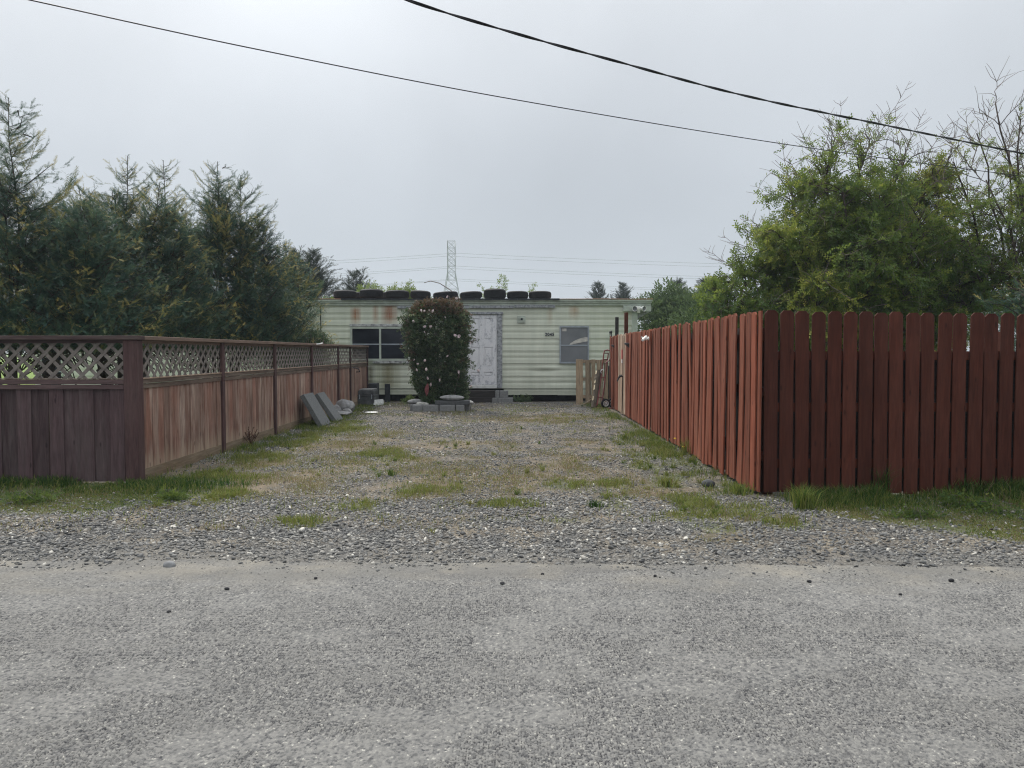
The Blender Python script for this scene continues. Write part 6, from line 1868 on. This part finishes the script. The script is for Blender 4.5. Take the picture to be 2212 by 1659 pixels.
# ------------------------------------------------------------------ big leafy trees on the right
def broadleaf(name, label, base, limbs, seed, n_sub, leafmat, leaf_amt, twig_len, size=(0.07, 0.13), bare=0.35, trunk=0.16, tint=(0.45, 0.16), group='trees behind the red fence', droop=0.35, T=None, sub_len=1.1, zfull=9.0, whips=(), br=0.020):
    """limbs: ends of the main boughs; boughs carry arching branches, branches carry twigs and leaves; the highest twigs stay bare"""
    rg = np.random.default_rng(seed)
    base = np.array(base, float)
    root = empty(name, tuple(base), label, 'tree', group)
    W_ = MB()
    TW = MB()
    L = Leaves()
    T = leafcluster(7, 0.42, 0.21, 7) if T is None else T
    LP, LD, LT = [], [], []
    fork = base + np.array((0, 0, 0.7))
    W_.tube([base - np.array((0, 0, 0.05)), base + np.array((0.02, 0, 0.35)), fork], [trunk * 1.3, trunk, trunk * 0.95], 9)
    def curve(a, c, bend, n, w=0.05):
        t = np.linspace(0, 1, n)[:, None]
        mid = (a + c) / 2 + bend
        p = (1 - t) ** 2 * a + 2 * t * (1 - t) * mid + t ** 2 * c
        p[1:-1] += rg.normal(0, w, (n - 2, 3))
        return p
    for li, e in enumerate(limbs):
        e = np.array(e, float)
        limb_tone = rg.normal(0, 0.17)
        bn = rg.normal(0, 0.25, 3) + np.array((0, 0, 0.35))
        lp = curve(fork, e, bn, 9, 0.06)
        ln = np.linalg.norm(e - fork)
        W_.tube(lp, list(np.linspace(trunk * 0.55, 0.016, 9) * np.linspace(1, 0.75, 9)), 7)
        for b_ in range(int(n_sub * ln / 3)):
            t = rg.uniform(0.18, 1.0)
            i = min(7, int(t * 8))
            p = lp[i] + (lp[i + 1] - lp[i]) * (t * 8 - i)
            tg = unit(lp[i + 1] - lp[i])
            d = unit(rg.normal(0, 1, 3) * np.array((1, 0.85, 0.55)) + tg * 0.9 + np.array((0, 0, 0.15)))
            bl_ = sub_len * rg.uniform(0.55, 1.25) * (1.1 - 0.4 * t)
            end = p + d * bl_
            bp = curve(p, end, np.array((0, 0, 0.18 * bl_)), 6, 0.02)
            bp[:, 2] -= droop * bl_ * np.linspace(0, 1, 6) ** 2 * 0.5
            W_.tube(bp, list(np.linspace(br, 0.005, 6) * (1.2 - 0.5 * t)), 4, False)
            high = end[2] > zfull
            ntw = rg.integers(4, 8)
            for w_ in range(ntw):
                tt = rg.uniform(0.15, 1.0)
                j = min(4, int(tt * 5))
                q = bp[j] + (bp[j + 1] - bp[j]) * (tt * 5 - j)
                bd = unit(bp[j + 1] - bp[j])
                isb = rg.random() < bare * (2.2 if high else 0.5)
                dd = unit(rg.normal(0, 0.75, 3) + bd * 0.9 + np.array((0, 0, 0.35 if isb else 0.0)))
                tl = twig_len * rg.uniform(0.5, 1.2) * (1.15 if isb else 0.85)
                tp = curve(q, q + dd * tl, rg.normal(0, 0.04, 3) + np.array((0, 0, 0.05)), 4, 0.008)
                if not isb: tp[:, 2] -= droop * tl * np.linspace(0, 1, 4) ** 2
                TW.tube(tp, [0.0065, 0.005, 0.004, 0.0028], 3, False)
                m_ = int(tl / 0.05 * leaf_amt * (0.12 if isb else 1.0) * (0.5 if high else 1.0))
                if m_ < 1: continue
                s = rg.uniform(0.1, 1.0, m_) * 3
                jj = np.minimum(2, s.astype(int))
                pp = tp[jj] + (tp[jj + 1] - tp[jj]) * (s - jj)[:, None]
                LP.append(pp + rg.normal(0, 0.025, pp.shape))
                LD.append(unit(rg.normal(0, 0.75, pp.shape) + dd * 0.5 + np.array((0, 0, -0.25))))
                LT.append(np.full(m_, rg.normal(0, 0.10) + limb_tone) + rg.normal(tint[0], tint[1], m_))
    for (a0, e0) in whips:                               # long bare shoots with herringbone twigs
        a0, e0 = np.array(a0), np.array(e0)
        ln = np.linalg.norm(e0 - a0)
        wp = curve(a0, e0, np.array((rg.normal(0, .12), 0, -0.10)), 10, 0.012)
        TW.tube(wp, list(np.linspace(0.010, 0.003, 10)), 4, False)
        tg = unit(e0 - a0)
        for j in range(int(ln / 0.075)):
            t = rg.uniform(0.12, 0.97)
            i = min(8, int(t * 9))
            q = wp[i] + (wp[i + 1] - wp[i]) * (t * 9 - i)
            sd = np.array((1.0 if j % 2 else -1.0, rg.normal(0, 0.5), 0.1))
            tl = 0.52 * (1.05 - 0.6 * t) * rg.uniform(0.5, 1.15)
            tp = curve(q, q + unit(sd * 0.8 + tg * 0.8) * tl, tg * 0.05 - np.array((0, 0, 0.06)), 4, 0.006)
            TW.tube(tp, [0.006, 0.005, 0.004, 0.0028], 3, False)
            if rg.random() < 0.5 * (1 - t) ** 1.5 + 0.05:
                m_ = rg.integers(1, 5)
                LP.append(q + (tp[1] - q) * rg.random((m_, 1)) + rg.normal(0, 0.01, (m_, 3)))
                LD.append(unit(rg.normal(0, 0.8, (m_, 3)) + tg))
                LT.append(rg.normal(tint[0] + 0.1, tint[1], m_))
    P, D, TT = np.concatenate(LP), np.concatenate(LD), np.concatenate(LT)
    L.put(T, P, frames(D, rg, 0.2), rg.uniform(size[0], size[1], len(P)), TT)
    W_.build('trunk', MAT['bark'], root, smooth=1)
    TW.build('twigs', MAT['twig'], root)
    L.build('crown', leafmat, root)
    return root
Yb = 15.6
A = lambda u, v, dy=0.0: tuple(at(u, v, Yb + dy))
bx = spot(1835, Yb)
limbs = [A(1600, 655, -0.6), A(1640, 560, 0.2), A(1700, 520, -0.7), A(1720, 620, 0.8), A(1760, 410, 0.3), A(1800, 340, -0.3), A(1880, 310, 0.4), A(1900, 420, -1.0), A(1960, 350, 0.6), A(1990, 480, -0.8), A(2040, 430, 0.5), A(2060, 560, -0.6), A(1860, 560, -1.3), A(1770, 600, -1.4), A(1980, 620, -1.2), A(1680, 655, 0.5), A(1570, 610, 0.3), A(2080, 640, 0.2), A(1850, 470, 0.9), A(1745, 480, 0.0), A(1930, 560, 0.6), A(2110, 500, 0.4), A(2150, 580, -0.3), A(2120, 650, -0.6), A(2190, 640, 0.3), A(2050, 350, 0.2), A(1560, 655, -0.2), A(1640, 500, 0.3), A(1820, 400, -0.8), A(1710, 420, 0.6), A(2000, 400, 0.7)]
broadleaf('leafy_tree', 'big spreading tree with small green leaves and bare top twigs', (bx, Yb, 0), limbs, 401, 35, MAT['leaf'], 1.6, 0.42, size=(0.07, 0.19), bare=0.30, zfull=Hz(345, Yb), sub_len=1.0, whips=[(A(u0, v0, d), A(u1, v1, d)) for u0, v0, u1, v1, d in ((1790, 390, 1722, 262, 0), (1800, 370, 1815, 218, .2), (1870, 330, 1965, 175, 0), (1880, 350, 1905, 240, -.3), (1940, 360, 2000, 235, .3), (1760, 430, 1700, 340, -.2), (1980, 380, 2060, 260, 0), (1690, 500, 1600, 470, 0), (1610, 590, 1520, 535, .1), (1640, 540, 1560, 510, .3), (1830, 340, 1770, 235, .4), (1950, 340, 1935, 230, .5), (2010, 400, 2090, 330, -.3), (1720, 440, 1690, 300, .2))])
Yr = 14.8
bx2 = spot(2260, Yr)
A2 = lambda u, v, dy=0.0: tuple(at(u, v + 0.22 * max(0, 420 - v), Yr + dy))
limbs2 = [A2(2150, 165, 0.2), A2(2110, 250, 0.0), A2(2205, 210, -0.2), A2(2230, 150, 0.4), A2(2290, 240, 0.0), A2(2060, 330, 0.5), A2(2130, 380, -0.4), A2(2215, 400, 0.4), A2(2330, 380, 0), A2(2090, 520, -0.3), A2(2020, 600, 0.2), A2(2150, 560, 0.5), A2(2330, 560, 0), A2(2180, 300, 0.3)]
broadleaf('bare_tree', 'thinly leafed tree with dark limbs at the far right edge', (bx2, Yr, 0), limbs2, 402, 12, MAT['leaf'], 1.4, 0.50, size=(0.06, 0.11), bare=0.5, zfull=Hz(300, Yr), trunk=0.075, droop=0.15, sub_len=0.95, br=0.011, tint=(0.5, 0.18), whips=[(A2(u0, v0, d), A2(u1, v1, d)) for u0, v0, u1, v1, d in ((2100, 330, 2150, 150, 0), (2120, 380, 2040, 240, .2), (2140, 330, 2210, 180, -.2), (2170, 300, 2260, 160, .2), (2080, 430, 2000, 300, .3), (2150, 420, 2240, 300, 0), (2110, 300, 2085, 190, .4))])
Yg = 11.8
conifer('cypress_tree', 'low golden green cypress boughs above the right end of the street fence', spot(2290, Yg), Yg, Hz(545, Yg), 1.45, 1.0, 411, MAT['cypress'], 300, leaders=[(0, 0, Hz(545, Yg)), (-0.5, 0, Hz(600, Yg)), (0.5, 0, Hz(560, Yg))], gold=0.6, profile=full, T=T1, group='trees behind the red fence')

# ------------------------------------------------------------------ thin sea haze
hz = MB().box(-640, 640, -660, 660, -1.5, 62)
b = NB('sea_haze')
pv = b.n('VolumePrincipled', {'Color': (0.78, 0.88, 1.0), 'Density': 0.0008, 'Anisotropy': 0.2})
o_ = b.n('OutputMaterial')
b.t.links.new(pv.outputs[0], o_.inputs['Volume'])
tag(hz.build('haze', b.m), 'thin pale haze over the whole scene', 'haze', kind='stuff')
